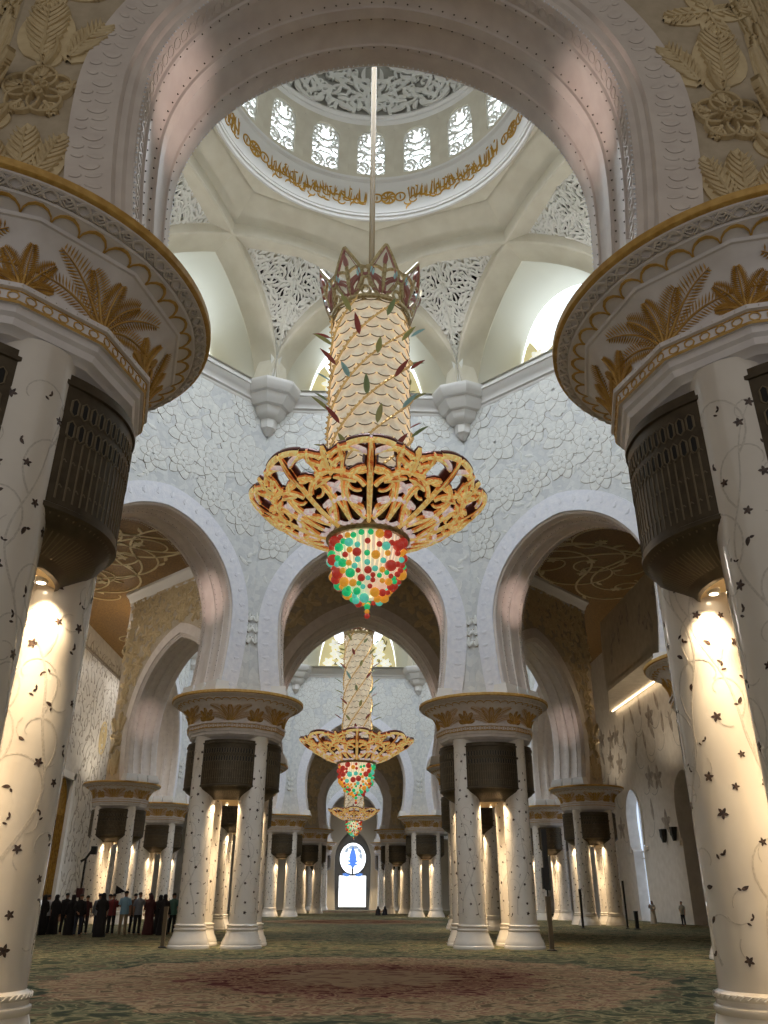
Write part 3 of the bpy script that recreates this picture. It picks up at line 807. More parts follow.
def build_grille(parent):
    SEC = [(6.76, .95, 1.33, .44), (6.68, .95, 1.33, .44), (6.67, .99, 1.33, .47), (6.62, .99, 1.33, .47), (6.61, .96, 1.33, .44), (5.20, .96, 1.33, .44), (5.19, .99, 1.32, .47), (5.14, .99, 1.32, .47),
           (5.12, .96, 1.30, .43), (5.04, .94, 1.27, .40), (4.96, .88, 1.20, .35), (4.86, .78, 1.10, .28), (4.78, .68, 1.02, .22), (4.73, .64, .99, .22), (4.715, .62, .97, .2)]
    SZ = np.array([s[0] for s in SEC][::-1]); A1 = np.array([s[1] for s in SEC][::-1]); A2_ = np.array([s[2] for s in SEC][::-1]); A3 = np.array([s[3] for s in SEC][::-1])
    def Mgr(x, z, h):           # x in -1..1
        w, d, b = np.interp(z, SZ, A1), np.interp(z, SZ, A2_), np.interp(z, SZ, A3)
        return np.stack([x * w, -(d + b * (1 - np.abs(x) ** 2.2) + h), z + 0 * x], 1)
    gb = MB(); X = np.linspace(-1, 1, 25)
    rows = [Mgr(X, np.full(25, z), 0.) for z in [s[0] for s in SEC]]
    G = np.array(rows).transpose(1, 0, 2)
    back = lambda s: np.array([[s * w, -(d - .5), z] for z, w, d, b in SEC])
    G = np.concatenate([back(-1)[None], G, back(1)[None]])
    gb.grid(G, flip=True)
    gb.add(G[:, 0], [tuple(range(len(G)))])
    ML = lambda x, z, h: Mgr(x / .94, z, h)
    for x in np.linspace(-.86, .86, 23):                       # fine vertical ribs
        strip(gb, ML, [(x, 5.26), (x, 5.55), (x, 5.98)], .012, 0, .008, m=1)
        strip(gb, ML, [(x * .98, 5.11), (x * .9, 4.96), (x * .8, 4.81)], .012, 0, .008, m=1)
        for z in (5.4, 5.7, 5.98): strip(gb, ML, [(x, z), (x + .02, z + .03), (x + .039, z)], .01, 0, .008, m=1)
    for row, z0 in enumerate((6.36, 6.08)):                    # two rows of long hexagonal slots
        for x in np.linspace(-.84, .84, 19):
            P = np.array([(x - .03, z0 - .06), (x, z0 - .1), (x + .03, z0 - .06), (x + .03, z0 + .08), (x, z0 + .12), (x - .03, z0 + .08)])
            gb.add(ML(P[:, 0], P[:, 1], np.full(6, .006)), [(0, 1, 2, 3, 4, 5)], 2)
            Q = np.concatenate([P, P[:1]]); strip(gb, ML, Q, .012, 0, .014, m=1)
    gr = gb.build('vent_grille', [M_bronze, M_bronzeline, M_black], parent, smooth=35)
    pb = MB(); t = np.linspace(-1, 1, 13)
    fr = Mgr(t, np.full(13, 4.74), 0.) * np.array([1, 1, 1]); bk = np.array([[x * .4, -.3, 4.88] for x in t])
    pb.grid(np.stack([fr, fr * .5 + bk * .5 + np.array([0, 0, .06]), bk], 1)); pb.build('lamp_plate', [M_plate], gr, smooth=60)
    for s in (-1, 1):
        db = MB(); c = (s * .27, -.98, 4.76)
        db.lathe([(.0, -.012), (.05, -.012)], 12, c, m=1); db.lathe([(.05, -.012), (.065, -.016), (.075, 0), (.075, .05)], 12, c, m=0)
        db.build('downlight', [M_trim, M_lamp], gr)
    return gr

proto = {}
def make_cluster(det):
    root = empty('column_cluster')
    build_capital(det, root)
    if 'shaft' not in proto:
        s0 = build_shaft(root); proto['shaft'] = s0
    else: s0 = copy_tree(proto['shaft'], root)
    s0.location = (CC, CC, 0)
    for k, (x, y) in enumerate(((-CC, CC), (-CC, -CC), (CC, -CC))):
        c = copy_tree(s0, root); c.location = (x, y, 0); c.rotation_euler = (0, 0, (k + 1) * 1.9)
    if 'grille' not in proto:
        g0 = build_grille(root); proto['grille'] = g0
    else: g0 = copy_tree(proto['grille'], root); g0.rotation_euler = (0, 0, 0)
    for k in range(1, 4):
        c = copy_tree(g0, root); c.rotation_euler = (0, 0, k * PI / 2)
    return root
cl_near = make_cluster(True); cl_far = make_cluster(False)
CLUSTERS = []
def place_cluster(x, y, label, det=False):
    src = cl_near if det else cl_far
    if not src.get('used'): c = src; c['used'] = 1
    else: c = copy_tree(src)
    c.location = (x, y, 0); tag(c, label, 'column', 'clusters of four columns')
    CLUSTERS.append((x, y)); return c
V_ = math.tan(PI / 8)
a1, a2 = AP1 * V_, AP2 * V_
def octa(c, ap): 
    r = ap / math.cos(PI / 8); return [(r * math.cos(PI / 8 + k * PI / 4), c[1] + r * math.sin(PI / 8 + k * PI / 4)) for k in range(8)]
o1, o2, o3 = octa(C1, AP1), octa(C2, AP2), octa(C3, AP1)
# corner order: 0 right-far-side, 1 far right, 2 far left, 3 left far side, 4 left near side, 5 near left, 6 near right, 7 right near side
place_cluster(*o1[5], 'huge white four-column cluster filling the left edge, nearest the camera', True)
place_cluster(*o1[6], 'huge white four-column cluster filling the right edge, nearest the camera', True)
place_cluster(*o1[2], 'white four-column cluster left of the red carpet medallion, beside the crowd of visitors', True)
place_cluster(*o1[1], 'white four-column cluster right of the red carpet medallion, beside the tall dark speaker', True)
place_cluster(*o1[0], 'column cluster mostly hidden behind the nearest right columns, capital edge showing')
place_cluster(*o1[3], 'column cluster hidden behind the nearest left columns')
place_cluster(*o2[4], 'column cluster standing right behind the crowd of visitors on the left')
place_cluster(*o2[3], 'column cluster left of the hall, next one behind the cluster at the crowd')
place_cluster(*o2[7], 'column cluster in the right aisle with two dark posts at its foot')
place_cluster(*o2[0], 'column cluster in the right aisle, seen between the speaker and the cluster with two posts')
place_cluster(*o2[5], 'column cluster hidden just behind the left one flanking the medallion')
place_cluster(*o2[6], 'column cluster hidden just behind the right one flanking the medallion')
place_cluster(*o2[2], 'far column cluster left of the middle chandelier')
place_cluster(*o2[1], 'far column cluster right of the middle chandelier')
place_cluster(*o3[5], 'small distant column cluster left of the bright end window, second from it')
place_cluster(*o3[6], 'small distant column cluster right of the bright end window, second from it')
place_cluster(*o3[2], 'most distant column cluster close to the left side of the bright end window')
place_cluster(*o3[1], 'most distant column cluster close to the right side of the bright end window')
for i, s in ((4, 'left'), (7, 'right'), (3, 'left'), (0, 'right')):
    pass

# ------------------------------------------------------------------ floor, carpet, aisle ceilings, outer walls
HX, Y0, YE = 22.5, -4.0, 123.2
fb = MB(); fb.box((-HX - 1, Y0, -.4), (HX + 1, YE + 1, -.03)); fb.build('floor', [M_stone], kind='structure')
cb = MB(); X = np.linspace(-HX, HX, 3); cb.box((-HX + .02, Y0, -.03), (HX - .02, YE - .75, -.002))
carpet = tag(cb.build('carpet', [M_carpet]), 'green patterned wool carpet with a red and beige medallion covering the hall floor', 'carpet')

def aisle_ceiling(name, c, ap, ya, yb, seed):
    """ceiling ring between the octagon's outer walls and the outer walls of the hall"""
    b = MB(); z = 22.0
    r = (ap + 1.0) / math.cos(PI / 8)
    O = [(r * math.cos(PI / 8 + k * PI / 4), c[1] + r * math.sin(PI / 8 + k * PI / 4)) for k in range(8)]
    def out(k):
        x, y = O[k]; return (math.copysign(HX, x), y) if k in (0, 3, 4, 7) else (x, yb if y > c[1] else ya)
    for k in range(8):
        p, q = O[k], O[(k + 1) % 8]; P, Q = out(k), out((k + 1) % 8)
        if k in (0, 2, 4, 6):
            co = (math.copysign(HX, p[0] + q[0]), yb if p[1] + q[1] > 2 * c[1] else ya)
            V = [p, q, Q, co, P]
        else: V = [p, q, Q, P]
        b.add([(x, y, z) for x, y in V], [tuple(range(len(V)))[::-1]])
    ce = b.build(name, [M_mosaic], kind='structure')
    # cream scrollwork with leaves and blossoms
    sb = MB(); rg = random.Random(seed)
    def M(x, y, h): return np.stack([x, y, np.full_like(x, z) - h], 1)
    def ok(x, y):
        if abs(x) > HX - 1.2 or not ya + .5 < y < yb - .5: return False
        dx, dy = abs(x), abs(y - c[1])
        return max(dx, dy, (dx + dy) / math.sqrt(2)) > ap + 1.6
    pl = []
    for _ in range(6000):
        x, y = rg.uniform(-HX, HX), rg.uniform(ya, yb)
        if not ok(x, y) or any((x - a) ** 2 + (y - d) ** 2 < 3.0 for a, d in pl): continue
        a = rg.uniform(0, 6.28); s = rg.choice((-1, 1))
        sp = spiral((x, y), a, 1.5, 1.15, 30, s); sp2 = spiral((x, y), a + PI, 1.3, .8, 24, s)
        if not all(ok(*q) for q in np.concatenate([sp[::3], sp2[::3]])): continue
        pl.append((x, y)); strip(sb, M, sp, np.linspace(.15, .08, 30), 0, .06)
        strip(sb, M, sp2, np.linspace(.15, .07, 24), 0, .06)
        for k in range(5): leaf(sb, M, sp[-1], k * 2 * PI / 5 + a, .42, .24, .2, 0, .07)
        for j in (6, 12, 17): leaf(sb, M, sp[j], a + j, .8, .26, .8 * s, 0, .06)
    sb.build('ceiling_scrollwork', [M_scroll], ce)
    return ce
yg = 42.09
aisle_ceiling('ceiling_near_aisles', C1, AP1, Y0, yg, 2)
aisle_ceiling('ceiling_middle_aisles', C2, AP2 + .1, yg, 86.25, 4)
aisle_ceiling('ceiling_last_aisles', C3, AP1, 86.25, YE, 6)

# left outer wall with stem-and-cell inlay and the gilded niche
M_leftwall = mat('left_wall_marble', lin(214, 212, 208), .5, col2=lin(198, 196, 194), scale=2)
M_greyinlay = mat('grey_inlay', lin(150, 144, 138), .4)
M_flowerinlay = mat('smoky_flower_inlay', lin(132, 120, 110), .45, col2=lin(178, 166, 152), scale=3)
lw = MB()
ny = 65.0
def wallbox(y0, y1, z0, z1): lw.box((-HX - .6, y0, z0), (-HX, y1, z1))
wallbox(Y0, ny - 1.7, 0, 22); wallbox(ny + 1.7, YE, 0, 22); wallbox(ny - 1.7, ny + 1.7, 10.0, 22)
left = lw.build('wall_left', [M_leftwall], kind='structure')
def Mlw(y, z, h): return np.stack([np.full_like(y, -HX) + h, y, z], 1)
ib = MB(); rg = random.Random(14)
for y in np.arange(42, 84, .8):
    for z in np.arange(.6, 21, 1.15):
        if abs(y - ny) < 3 and z < 11.2: continue
        yy, zz = y + rg.uniform(-.2, .2), z + rg.uniform(-.2, .2)
        strip(ib, Mlw, arcpath((yy, zz), PI / 2 + rg.uniform(-.6, .6), 1.25, rg.choice((-1.3, 1.3)), 7), .045, 0, .02)
        leaf(ib, Mlw, (yy, zz), rg.uniform(0, 6.28), .34, .16, .3, 0, .025)
        if rg.random() < .5: leaf(ib, Mlw, (yy + .3, zz + .5), rg.uniform(0, 6.28), .3, .13, .3, 0, .025)
for z, w in ((20.2, .12), (20.0, .06)): strip(ib, Mlw, [(40, z), (60, z), (86, z)], w, 0, .06)
ib.build('stem_inlay', [M_greyinlay], left)
ob = MB(); t = np.linspace(0, 2 * PI, 25)
for y, z in ((56.8, 14.2), (73, 14.2)):
    for r_ in (.9, .62, .3): strip(ob, Mlw, np.stack([y + r_ * np.cos(t), z + 1.5 * r_ * np.sin(t)], 1), .14, 0, .07)
ob.build('oval_medallion', [M_scroll], left)
# niche: stepped white frame, deep reveal, gilded back
nb = MB()
for k, (o, d) in enumerate(((2.5, .12), (2.15, .2), (1.85, .28))):
    w_ = .35
    nb.box((-HX, ny - o, 0), (-HX + d, ny - o + w_, 9.5 + o * .35)); nb.box((-HX, ny + o - w_, 0), (-HX + d, ny + o, 9.5 + o * .35)); nb.box((-HX, ny - o, 9.5 + o * .35 - w_), (-HX + d, ny + o, 9.5 + o * .35))
nb.build('niche_frame', [M_trim], left)
gb = MB(); a = np.linspace(-PI / 2, PI / 2, 15)
prof = [(1.6, z) for z in np.linspace(0, 7.2, 12)] + [(1.6 * math.cos(b) + .0, 7.2 + 2.7 * math.sin(b)) for b in np.linspace(.1, PI / 2, 10)]
G = np.array([[(-HX - .05 - r_ * .28 * math.cos(b), ny + r_ * math.sin(b), z) for r_, z in prof] for b in a]); gb.grid(G, flip=True)
for b in np.linspace(-1.4, 1.4, 15):
    gb.tube([(-HX - .0 - 1.57 * .28 * math.cos(b), ny + 1.57 * math.sin(b), z) for z in np.linspace(.4, 7.2, 8)], .06, 5)
gb.build('gilded_niche', [mat('mihrab_gold', lin(176, 140, 66), .35, .4, col2=lin(140, 104, 42), scale=5)], left, smooth=60)
bb = MB(); bb.box((-HX - .75, ny - 2.4, 0), (-HX - .62, ny + 2.4, 10.8)); bb.build('niche_backing', [M_leftwall], left)

# right outer wall: piers, arched window bays, doorway, smoky flower inlay, dropped soffit with cove light
M_rightwall = mat('right_wall_marble', lin(212, 204, 194), .45, col2=lin(200, 191, 180), scale=2)
M_bluepane = mat('garden_window', lin(190, 206, 226), .3, emit=(.62, .74, .92, 1), es=1.1)
rw = MB()
opens = [(54.0, 58.8, 'door'), (65.6, 69.6, 'win'), (76.0, 80.0, 'win'), (34, 38, 'door'), (84, 88, 'door')]
ys = Y0
for a_, b_, k in sorted(opens):
    rw.box((HX, ys, 0), (HX + .9, a_, 22)); rw.box((HX, a_, 10.2), (HX + .9, b_, 22)); ys = b_
rw.box((HX, ys, 0), (HX + .9, YE, 22))
right = rw.build('wall_right', [M_rightwall], kind='structure')
for n_, (a_, b_, k) in enumerate(sorted(opens)):
    ab = MB(); c_ = (a_ + b_) / 2; h_ = (b_ - a_) / 2
    P = outline(h_ * .86, 9.6, 7.4, 0, 14, zs=5.2)
    if k == 'door':
        Pf = np.concatenate([[(P[0][0], 0.)], P, [(P[-1][0], 0.)]])
    else: Pf = np.concatenate([[(P[0][0] * .8, 0.), (P[0][0] * .8, 5.0)], P, [(P[-1][0] * .8, 5.0), (P[-1][0] * .8, 0.)]])
    def face(x): return np.stack([np.full(len(Pf), x), c_ + Pf[:, 0], Pf[:, 1]], 1)
    Bd = np.array([(math.copysign(h_, p[0]) if abs(p[0]) > .3 else p[0] * h_ / .3, 10.2 if p[1] > 8.6 else p[1]) for p in Pf])
    bd = np.stack([np.full(len(Pf), HX), c_ + Bd[:, 0], Bd[:, 1]], 1)
    ab.grid(np.stack([bd, face(HX), face(HX + .9)], 1))
    # raised rim and impost ledges
    strip(ab, lambda y, z, h: np.stack([np.full_like(y, HX) - h, y, z], 1), np.stack([c_ + P[:, 0] * 1.06, P[:, 1] + .1], 1), .22, 0, .08)
    for s in (-1, 1): ab.box((HX - .12, c_ + s * h_ - .35, 4.9), (HX + .3, c_ + s * h_ + .35, 5.2))
    ab.build('bay_arch', [M_rightwall], right)
    if k == 'win':
        pb = MB(); pb.box((HX + .8, a_, 0), (HX + .86, b_, 10)); pb.build('window_%d' % (n_ + 1), [M_bluepane], right)
        vb = MB()
        for y in np.linspace(a_ + .2, b_ - .2, 5): vb.box((HX + .72, y - .04, 0), (HX + .8, y + .04, 10))
        for z in (.4, 4.4, 4.9): vb.box((HX + .72, a_, z), (HX + .8, b_, z + .1))
        vb.build('window_mullions', [M_trim], right)
    else:
        pb = MB(); pb.box((HX + 3.2, a_ - 1.5, 0), (HX + 3.4, b_ + 1.5, 10.4)); pb.box((HX + .9, a_ - 1.5, 10.2), (HX + 3.4, b_ + 1.5, 10.4)); pb.box((HX + .9, a_ - 1.6, 0), (HX + 3.4, a_ - 1.5, 10.4)); pb.box((HX + .9, b_ + 1.5, 0), (HX + 3.4, b_ + 1.6, 10.4))
        pb.box((HX + .9, a_ - 1.5, -.1), (HX + 3.4, b_ + 1.5, 0)); pb.build('door_%d' % (n_ + 1), [M_rightwall], right)
ib = MB(); rg = random.Random(8)
def Mrw(y, z, h): return np.stack([np.full_like(y, HX) - h, y, z], 1)
lines = MB()
for y in np.arange(40, 84, 2.1):
    for z in (6.6, 9.6, 12.2, 14.4):
        yy = y + rg.uniform(-.4, .4); zz = z + rg.uniform(-.4, .4)
        if any(a_ - .8 < yy < b_ + .8 for a_, b_, k in opens) and zz < 11.4: continue
        if rg.random() < .45:
            for k in range(5): leaf(ib, Mrw, (yy, zz), k * 2 * PI / 5 + PI / 2, .95, .5, .1, 0, .012, m=0)
        else:
            leaf(ib, Mrw, (yy, zz), PI / 2 + rg.uniform(-.5, .5), 1.6, .5, rg.uniform(-.4, .4), 0, .012, m=0)
        strip(lines, Mrw, arcpath((yy, zz - .1), -PI / 2, 2.2, rg.choice((-2.2, 2.2)), 12), .04, 0, .012)
ib.build('smoky_flowers', [M_flowerinlay], right); lines.build('stem_inlay', [M_greyinlay], right)
# overhanging upper wall with a cove light under it
db = MB(); XU = 19.85
pl = [(XU, 18.0), (XU, 62.2), (HX, 70.8), (HX, 18.0)]
db.add([(x, y, z) for z in (16.3, 22.0) for x, y in pl], [(0, 1, 2, 3), (0, 4, 5, 1), (1, 5, 6, 2), (2, 6, 7, 3), (3, 7, 4, 0), (7, 6, 5, 4)])
db.box((XU - .06, 18.0, 16.3), (XU, 62.2, 16.6))
up = db.build('wall_right_upper', [mat('upper_wall_stone', lin(186, 174, 156), .55, col2=lin(172, 160, 140), scale=2)], kind='structure')
fb = MB(); rg = random.Random(31)
def Mup(y, z, h): return np.stack([np.full_like(y, XU) - h, y, z], 1)
for y in np.arange(26, 62, 2.3):
    z = 18.3 + rg.uniform(-.6, 1.4)
    leaf(fb, Mup, (y, z), PI / 2 + rg.uniform(-.4, .4), 1.7, .5, rg.uniform(-.4, .4), 0, .012)
    if rg.random() < .5:
        for k in range(5): leaf(fb, Mup, (y + 1.1, z + 1.0), k * 2 * PI / 5 + .4, .6, .34, .1, 0, .012)
fb.build('smoky_flowers', [M_flowerinlay], up)
lb = MB(); lb.box((HX - .34, 30.2, 16.18), (HX - .26, 69.0, 16.24)); o = lb.build('cove_lamp_strip', [mat('cove_glow', lin(255, 220, 170), .5, emit=(1, .78, .5, 1), es=7)])
tag(o, 'warm cove light strip glowing along the soffit of the right aisle', 'lamp')

# end wall with the bright window
ew = MB()
P = outline(2.6, 10.4, 6.4, 0, 16, zs=0.01)
V = []
Bd = [(math.copysign(HX, p[0]), p[1]) if p[1] < 6.4 else ((p[0] / 2.6) * HX, 22.) for p in P]
yw = YE - .6
ew.grid(np.stack([np.array([(x, yw, z) for x, z in Bd]), np.array([(x, yw, z) for x, z in P]), np.array([(x * .97, yw + .6, z * .99) for x, z in P])], 1))
ew.box((-HX, YE + .5, 0), (HX, YE + .7, 22)); 
endw = ew.build('wall_end', [mat('end_wall_marble', lin(206, 198, 184), .5)], kind='structure')
pb = MB(); t = np.linspace(0, 2 * PI, 33)
yp = yw + .45
pb.add(np.concatenate([np.stack([1.85 * np.cos(t), 0 * t + yp, 6.55 + 2.05 * np.sin(t)], 1), [[0, yp, 6.55]]]), [(i, i + 1, 33) for i in range(32)])
pb.add([(-1.9, yp, .35), (1.9, yp, .35), (1.9, yp, 4.3), (-1.9, yp, 4.3)], [(0, 1, 2, 3)])
pb.build('window_1', [mat('end_window_daylight', lin(255, 255, 255), .3, emit=(.95, .98, 1, 1), es=2.2)], endw)
mb_ = MB(); mb_.grid(np.array([[(x, yp + .05, z) for z in (0, 10.4)] for x in (-2.6, 2.6)])); mb_.build('window_surround', [mat('window_glass_grey', lin(120, 120, 118), .3)], endw)
tb = MB()
def Mew(x, z, h): return np.stack([x, np.full_like(x, yp - .05) - h, z], 1)
M_blue = mat('blue_glass', lin(70, 110, 190), .3, emit=(.12, .28, .75, 1), es=.9); M_leadgrey = mat('leaded_grey', lin(84, 92, 100), .4)
strip(tb, Mew, np.stack([1.9 * np.cos(t), 6.55 + 2.1 * np.sin(t)], 1), .14, 0, .06, m=1)
for a_ in np.linspace(.3, PI - .3, 5): leaf(tb, Mew, (1.2 * math.cos(a_), 6.9 + 1.25 * math.sin(a_)), a_ - PI / 2 - .6, .9, .5, .9, 0, .03, m=2)
leaf(tb, Mew, (0, 5.2), PI / 2, 2.9, 1.0, 0, 0, .05, m=0)
for s in (-1, 1):
    for z, L, a_ in ((6.1, .8, .0), (6.3, .7, .5), (5.8, .7, -.3), (6.9, .5, .9)): leaf(tb, Mew, (0, z), PI / 2 - s * (PI / 2 - a_), L * 1.1, .26, s * .5, 0, .05, m=0)
    leaf(tb, Mew, (s * .3, 4.6), PI / 2 - s * 2.2, 1.2, .5, s * 1.2, 0, .05, m=0)
    strip(tb, Mew, spiral((0, 1.9), PI / 2 - s * .4, .9, .6, 14, -s), .05, 0, .04, m=1)
tb.box((-.12, yp - .06, 4.3), (.12, yp, 5.4), 1)
for x in (-1.95, 1.95): tb.box((x - .06, yp - .08, 0), (x + .06, yp, 4.5), 1)
tb.box((-1.95, yp - .08, .25), (1.95, yp, .38), 1)
tb.build('window_tracery', [M_blue, M_leadgrey, mat('pale_blue_glass', lin(170, 190, 210), .3, emit=(.55, .65, .8, 1), es=.6)], endw)
# ------------------------------------------------------------------ chandeliers
M_glass = mat('cream_glass_scale', lin(230, 218, 194), .3, col2=lin(198, 180, 150), scale=3.5, emit=(1, .89, .70, 1), es=.24)
M_scaleedge = mat('scale_edge', lin(120, 98, 66), .4, .3)
M_core = mat('chandelier_core', lin(255, 226, 170), .5, emit=(1, .88, .70, 1), es=.22)
M_beadgold = mat('gold_bead_band', lin(226, 188, 110), .25, .5, col2=lin(176, 128, 56), scale=26, emit=(1, .74, .36, 1), es=.18)
M_bowl = mat('orange_mosaic_glass', lin(236, 160, 78), .3, .15, col2=lin(196, 74, 30), scale=16, kind='cell', lo=.1, hi=.9, emit='same', es=.30)
M_bowledge = mat('dark_red_edge', lin(92, 34, 20), .35, .3)
M_bowlpale = mat('opal_mosaic_glass', lin(246, 238, 232), .25, .1, col2=lin(226, 196, 196), scale=9, emit='same', es=.36)
M_bowlyellow = mat('yellow_mosaic_and_highlight', lin(252, 232, 160), .3, .1, col2=lin(232, 176, 84), scale=14, kind='cell', lo=.1, hi=.9, emit='same', es=.34)
M_antique = mat('antique_gold', lin(186, 166, 120), .35, .2, col2=lin(146, 124, 82), scale=12)
M_ruby = mat('ruby_glass', lin(168, 46, 40), .15, 0, emit=(.75, .06, .04, 1), es=.30, coat=.5)
M_redleaf = mat('dull_red_glass', lin(140, 66, 60), .25, 0, emit=(.4, .12, .1, 1), es=.12)
M_greenleaf = mat('sage_glass', lin(126, 142, 100), .25, 0, emit=(.3, .38, .2, 1), es=.12)
M_emerald = mat('emerald_glass', lin(40, 190, 110), .15, 0, emit=(.02, .75, .28, 1), es=.38, coat=.5)
M_amber = mat('amber_glass', lin(232, 150, 40), .15, 0, emit=(1, .45, .05, 1), es=.38, coat=.5)
M_aqua = mat('aqua_glass', lin(90, 210, 190), .15, 0, emit=(.15, .8, .62, 1), es=.38, coat=.5)
M_olive = mat('olive_glass', lin(150, 152, 96), .2, 0, emit=(.42, .42, .18, 1), es=.15)
M_teal = mat('pale_blue_leaf', lin(140, 180, 180), .2, 0, emit=(.3, .5, .5, 1), es=.15)
M_crystal = mat('crystal_rods', lin(246, 232, 204), .1, 0, emit=(1, .88, .70, 1), es=.35)
M_rod = mat('cream_rod', lin(116, 94, 52), .6)

def build_chandelier(trunk_r=1.13, seed=1, detail=1.0, rodtop=41.0):
    root = empty('chandelier'); rg = random.Random(seed)
    rb = MB(); rb.tube([(0, 0, 18.1), (0, 0, 26), (0, 0, rodtop)], .10, 10)
    rb.lathe([(.10, 18.5), (.34, 18.6), (.30, 18.9), (.16, 19.2), (.10, 19.4)], 16)
    rb.build('suspension_rod', [M_rod], root, smooth=50)
    # glowing core with scales in slanting rows
    cb = MB(); z0, z1 = 11.0, 18.15
    cb.lathe([(.05, z0), (trunk_r - .07, z0), (trunk_r - .07, z1 - .2), (trunk_r * .72, z1 + .05), (.05, z1 + .15)], 32)
    trunk = cb.build('trunk', [M_core], root, smooth=40)
    sb = MB(); nr = 21; na = 17; hs = (z1 - z0) / nr
    for i in range(nr):
        for j in range(na):
            a = (j + .5 * (i % 2)) * 2 * PI / na + i * .05
            z = z0 + i * hs + hs * (j % 1)
            # a rounded plate, lower rim tilted out
            us = np.linspace(-1, 1, 5); w = 2 * PI / na * .60
            rows = []
            for v, rr, ww in ((1.30, -.03, .8), (.75, .02, 1.0), (.25, .065, 1.0), (.0, .09, .72)):
                dz = (.22 * hs * us ** 2) * (1 if v < .5 else .3)
                rows.append(np.stack([(trunk_r + rr) * np.cos(a + us * w * ww), (trunk_r + rr) * np.sin(a + us * w * ww), z + v * hs + dz], 1))
            P = np.array(rows); sb.grid(P, flip=True)
            P2 = np.array([rows[-1], rows[-1] * np.array([.985, .985, 1]) - np.array([0, 0, .025])]); sb.grid(P2, flip=True, m=1)
    sb.build('scale_cladding', [M_glass, M_scaleedge], trunk)
    for k in range(6):
        hb = MB(); t = np.linspace(0, 1, 60); a = k * PI / 3 + t * 5.4
        pts = np.stack([(trunk_r + .1) * np.cos(a), (trunk_r + .1) * np.sin(a), z0 + .1 + t * (z1 - z0 - .3)], 1)
        hb.tube(pts, .035, 5)
        for p in pts[::1]:
            q = p * np.array([1.035, 1.035, 1]); hb.lathe([(.0, -.05), (.05, 0), (.0, .05)], 5, q)
        hb.build('bead_spiral', [M_beadgold], root, smooth=60)
    # glass leaves that stand off the spirals
    cols = [M_redleaf, M_olive, M_greenleaf, M_teal, M_redleaf, M_olive]
    n = 0
    for k in range(6):
        for i in range(8):
            t = (i + .5 + .1 * (k % 3)) / 8; a = k * PI / 3 + t * 5.4 + .04; z = z0 + .5 + t * (z1 - z0 - 1.0)
            lb = MB(); L = rg.uniform(.5, .7); tilt = rg.uniform(.7, 1.1)
            us = np.linspace(0, 1, 7); prof = np.sin(PI * us ** .8) ** .8 * .085 + .004
            base = np.array([trunk_r + .12, 0, 0]); d = np.array([math.sin(tilt), 0, math.cos(tilt)])
            P = []
            for s_, hh in ((-1, 0), (0, .03), (1, 0), (0, -.03)):
                P.append([base + d * L * u + np.array([0, s_ * w, 0]) + np.array([d[2], 0, -d[0]]) * (hh * math.sin(PI * u) + .12 * u * u) for u, w in zip(us, prof)])
            P = np.array(P).transpose(1, 0, 2); ca, sa = math.cos(a), math.sin(a)
            Q = P.copy(); Q[..., 0] = P[..., 0] * ca - P[..., 1] * sa; Q[..., 1] = P[..., 0] * sa + P[..., 1] * ca; Q[..., 2] += z
            lb.grid(Q, cv=True); lb.build('glass_leaf', [cols[(i * 2 + k) % 6]], root, smooth=60); n += 1
    # crown of pierced pointed plates
    for k in range(8):
        pb = MB(); a0 = k * PI / 4 + .25
        def Mc(x, y, h):        # plate leaning outward
            y = y * .78; r = trunk_r * .98 + .10 + y * .22 + .12 * np.sin(np.clip(y, 0, 2) * 1.2) + h
            an = a0 + x / np.maximum(r, .3)
            return np.stack([r * np.cos(an), r * np.sin(an), 17.98 + y], 1)
        for s_ in (1, -1):
            path = np.array([(.08, .0), (.22, .2), (.40, .5), (.50, .85), (.44, 1.15), (.28, 1.5), (.12, 1.85), (0, 2.1)]) * np.array([s_, 1.0])
            t = np.linspace(0, 7, 26); path = np.stack([np.interp(t, range(8), path[:, 0]), np.interp(t, range(8), path[:, 1])], 1)
            strip(pb, Mc, path, .10, -.03, .04, .01, m=0)
            strip(pb, Mc, path * np.array([.8, .93]) + np.array([0, .03]), .022, -.03, .06, m=1)
            strip(pb, Mc, spiral((s_ * .06, .45), PI / 2 - s_ * .5, .42, .85, 16, -s_), np.linspace(.09, .05, 16), -.02, .05, m=1)
            strip(pb, Mc, spiral((s_ * .04, 1.0), PI / 2 - s_ * .7, .32, .85, 14, -s_), np.linspace(.07, .04, 14), -.02, .05, m=0)
            leaf(pb, Mc, (s_ * .12, .12), PI / 2 - s_ * .9, .5, .14, s_ * .9, -.02, .05, m=0)
            leaf(pb, Mc, (s_ * .34, .74), PI / 2 - s_ * .2, .35, .12, 0, -.02, .05, m=2)
        leaf(pb, Mc, (0, .05), PI / 2, 1.7, .13, 0, -.02, .05, .02, m=0); leaf(pb, Mc, (0, 1.2), PI / 2, .5, .14, 0, -.02, .08, m=1)
        # lower lobes between the plates
        t2 = np.linspace(0, 2 * PI, 13); strip(pb, Mc, np.stack([.5 + .13 * np.cos(t2), .2 + .16 * np.sin(t2)], 1), .06, -.03, .05, m=3)
        pb.build('crown_plate', [M_antique, mat('rose_enamel', lin(150, 92, 84), .35), M_teal, M_antique], root)
    cr = MB(); cr.lathe([(trunk_r + .02, 17.85), (trunk_r + .14, 17.92), (trunk_r + .15, 18.02), (trunk_r * .9, 18.12)], 40); cr.build('crown_ring', [M_antique], root, smooth=40)
    # bowl of mosaic-glass scrolls
    def bowl(t):                # 0 at the base ring .. 1 at the rim
        t = np.clip(t, -.1, 1.12); return 1.02 + 2.28 * t, 10.45 + 1.25 * t ** 1.5 + np.where(t > 1, (t - 1) * .9, 0)
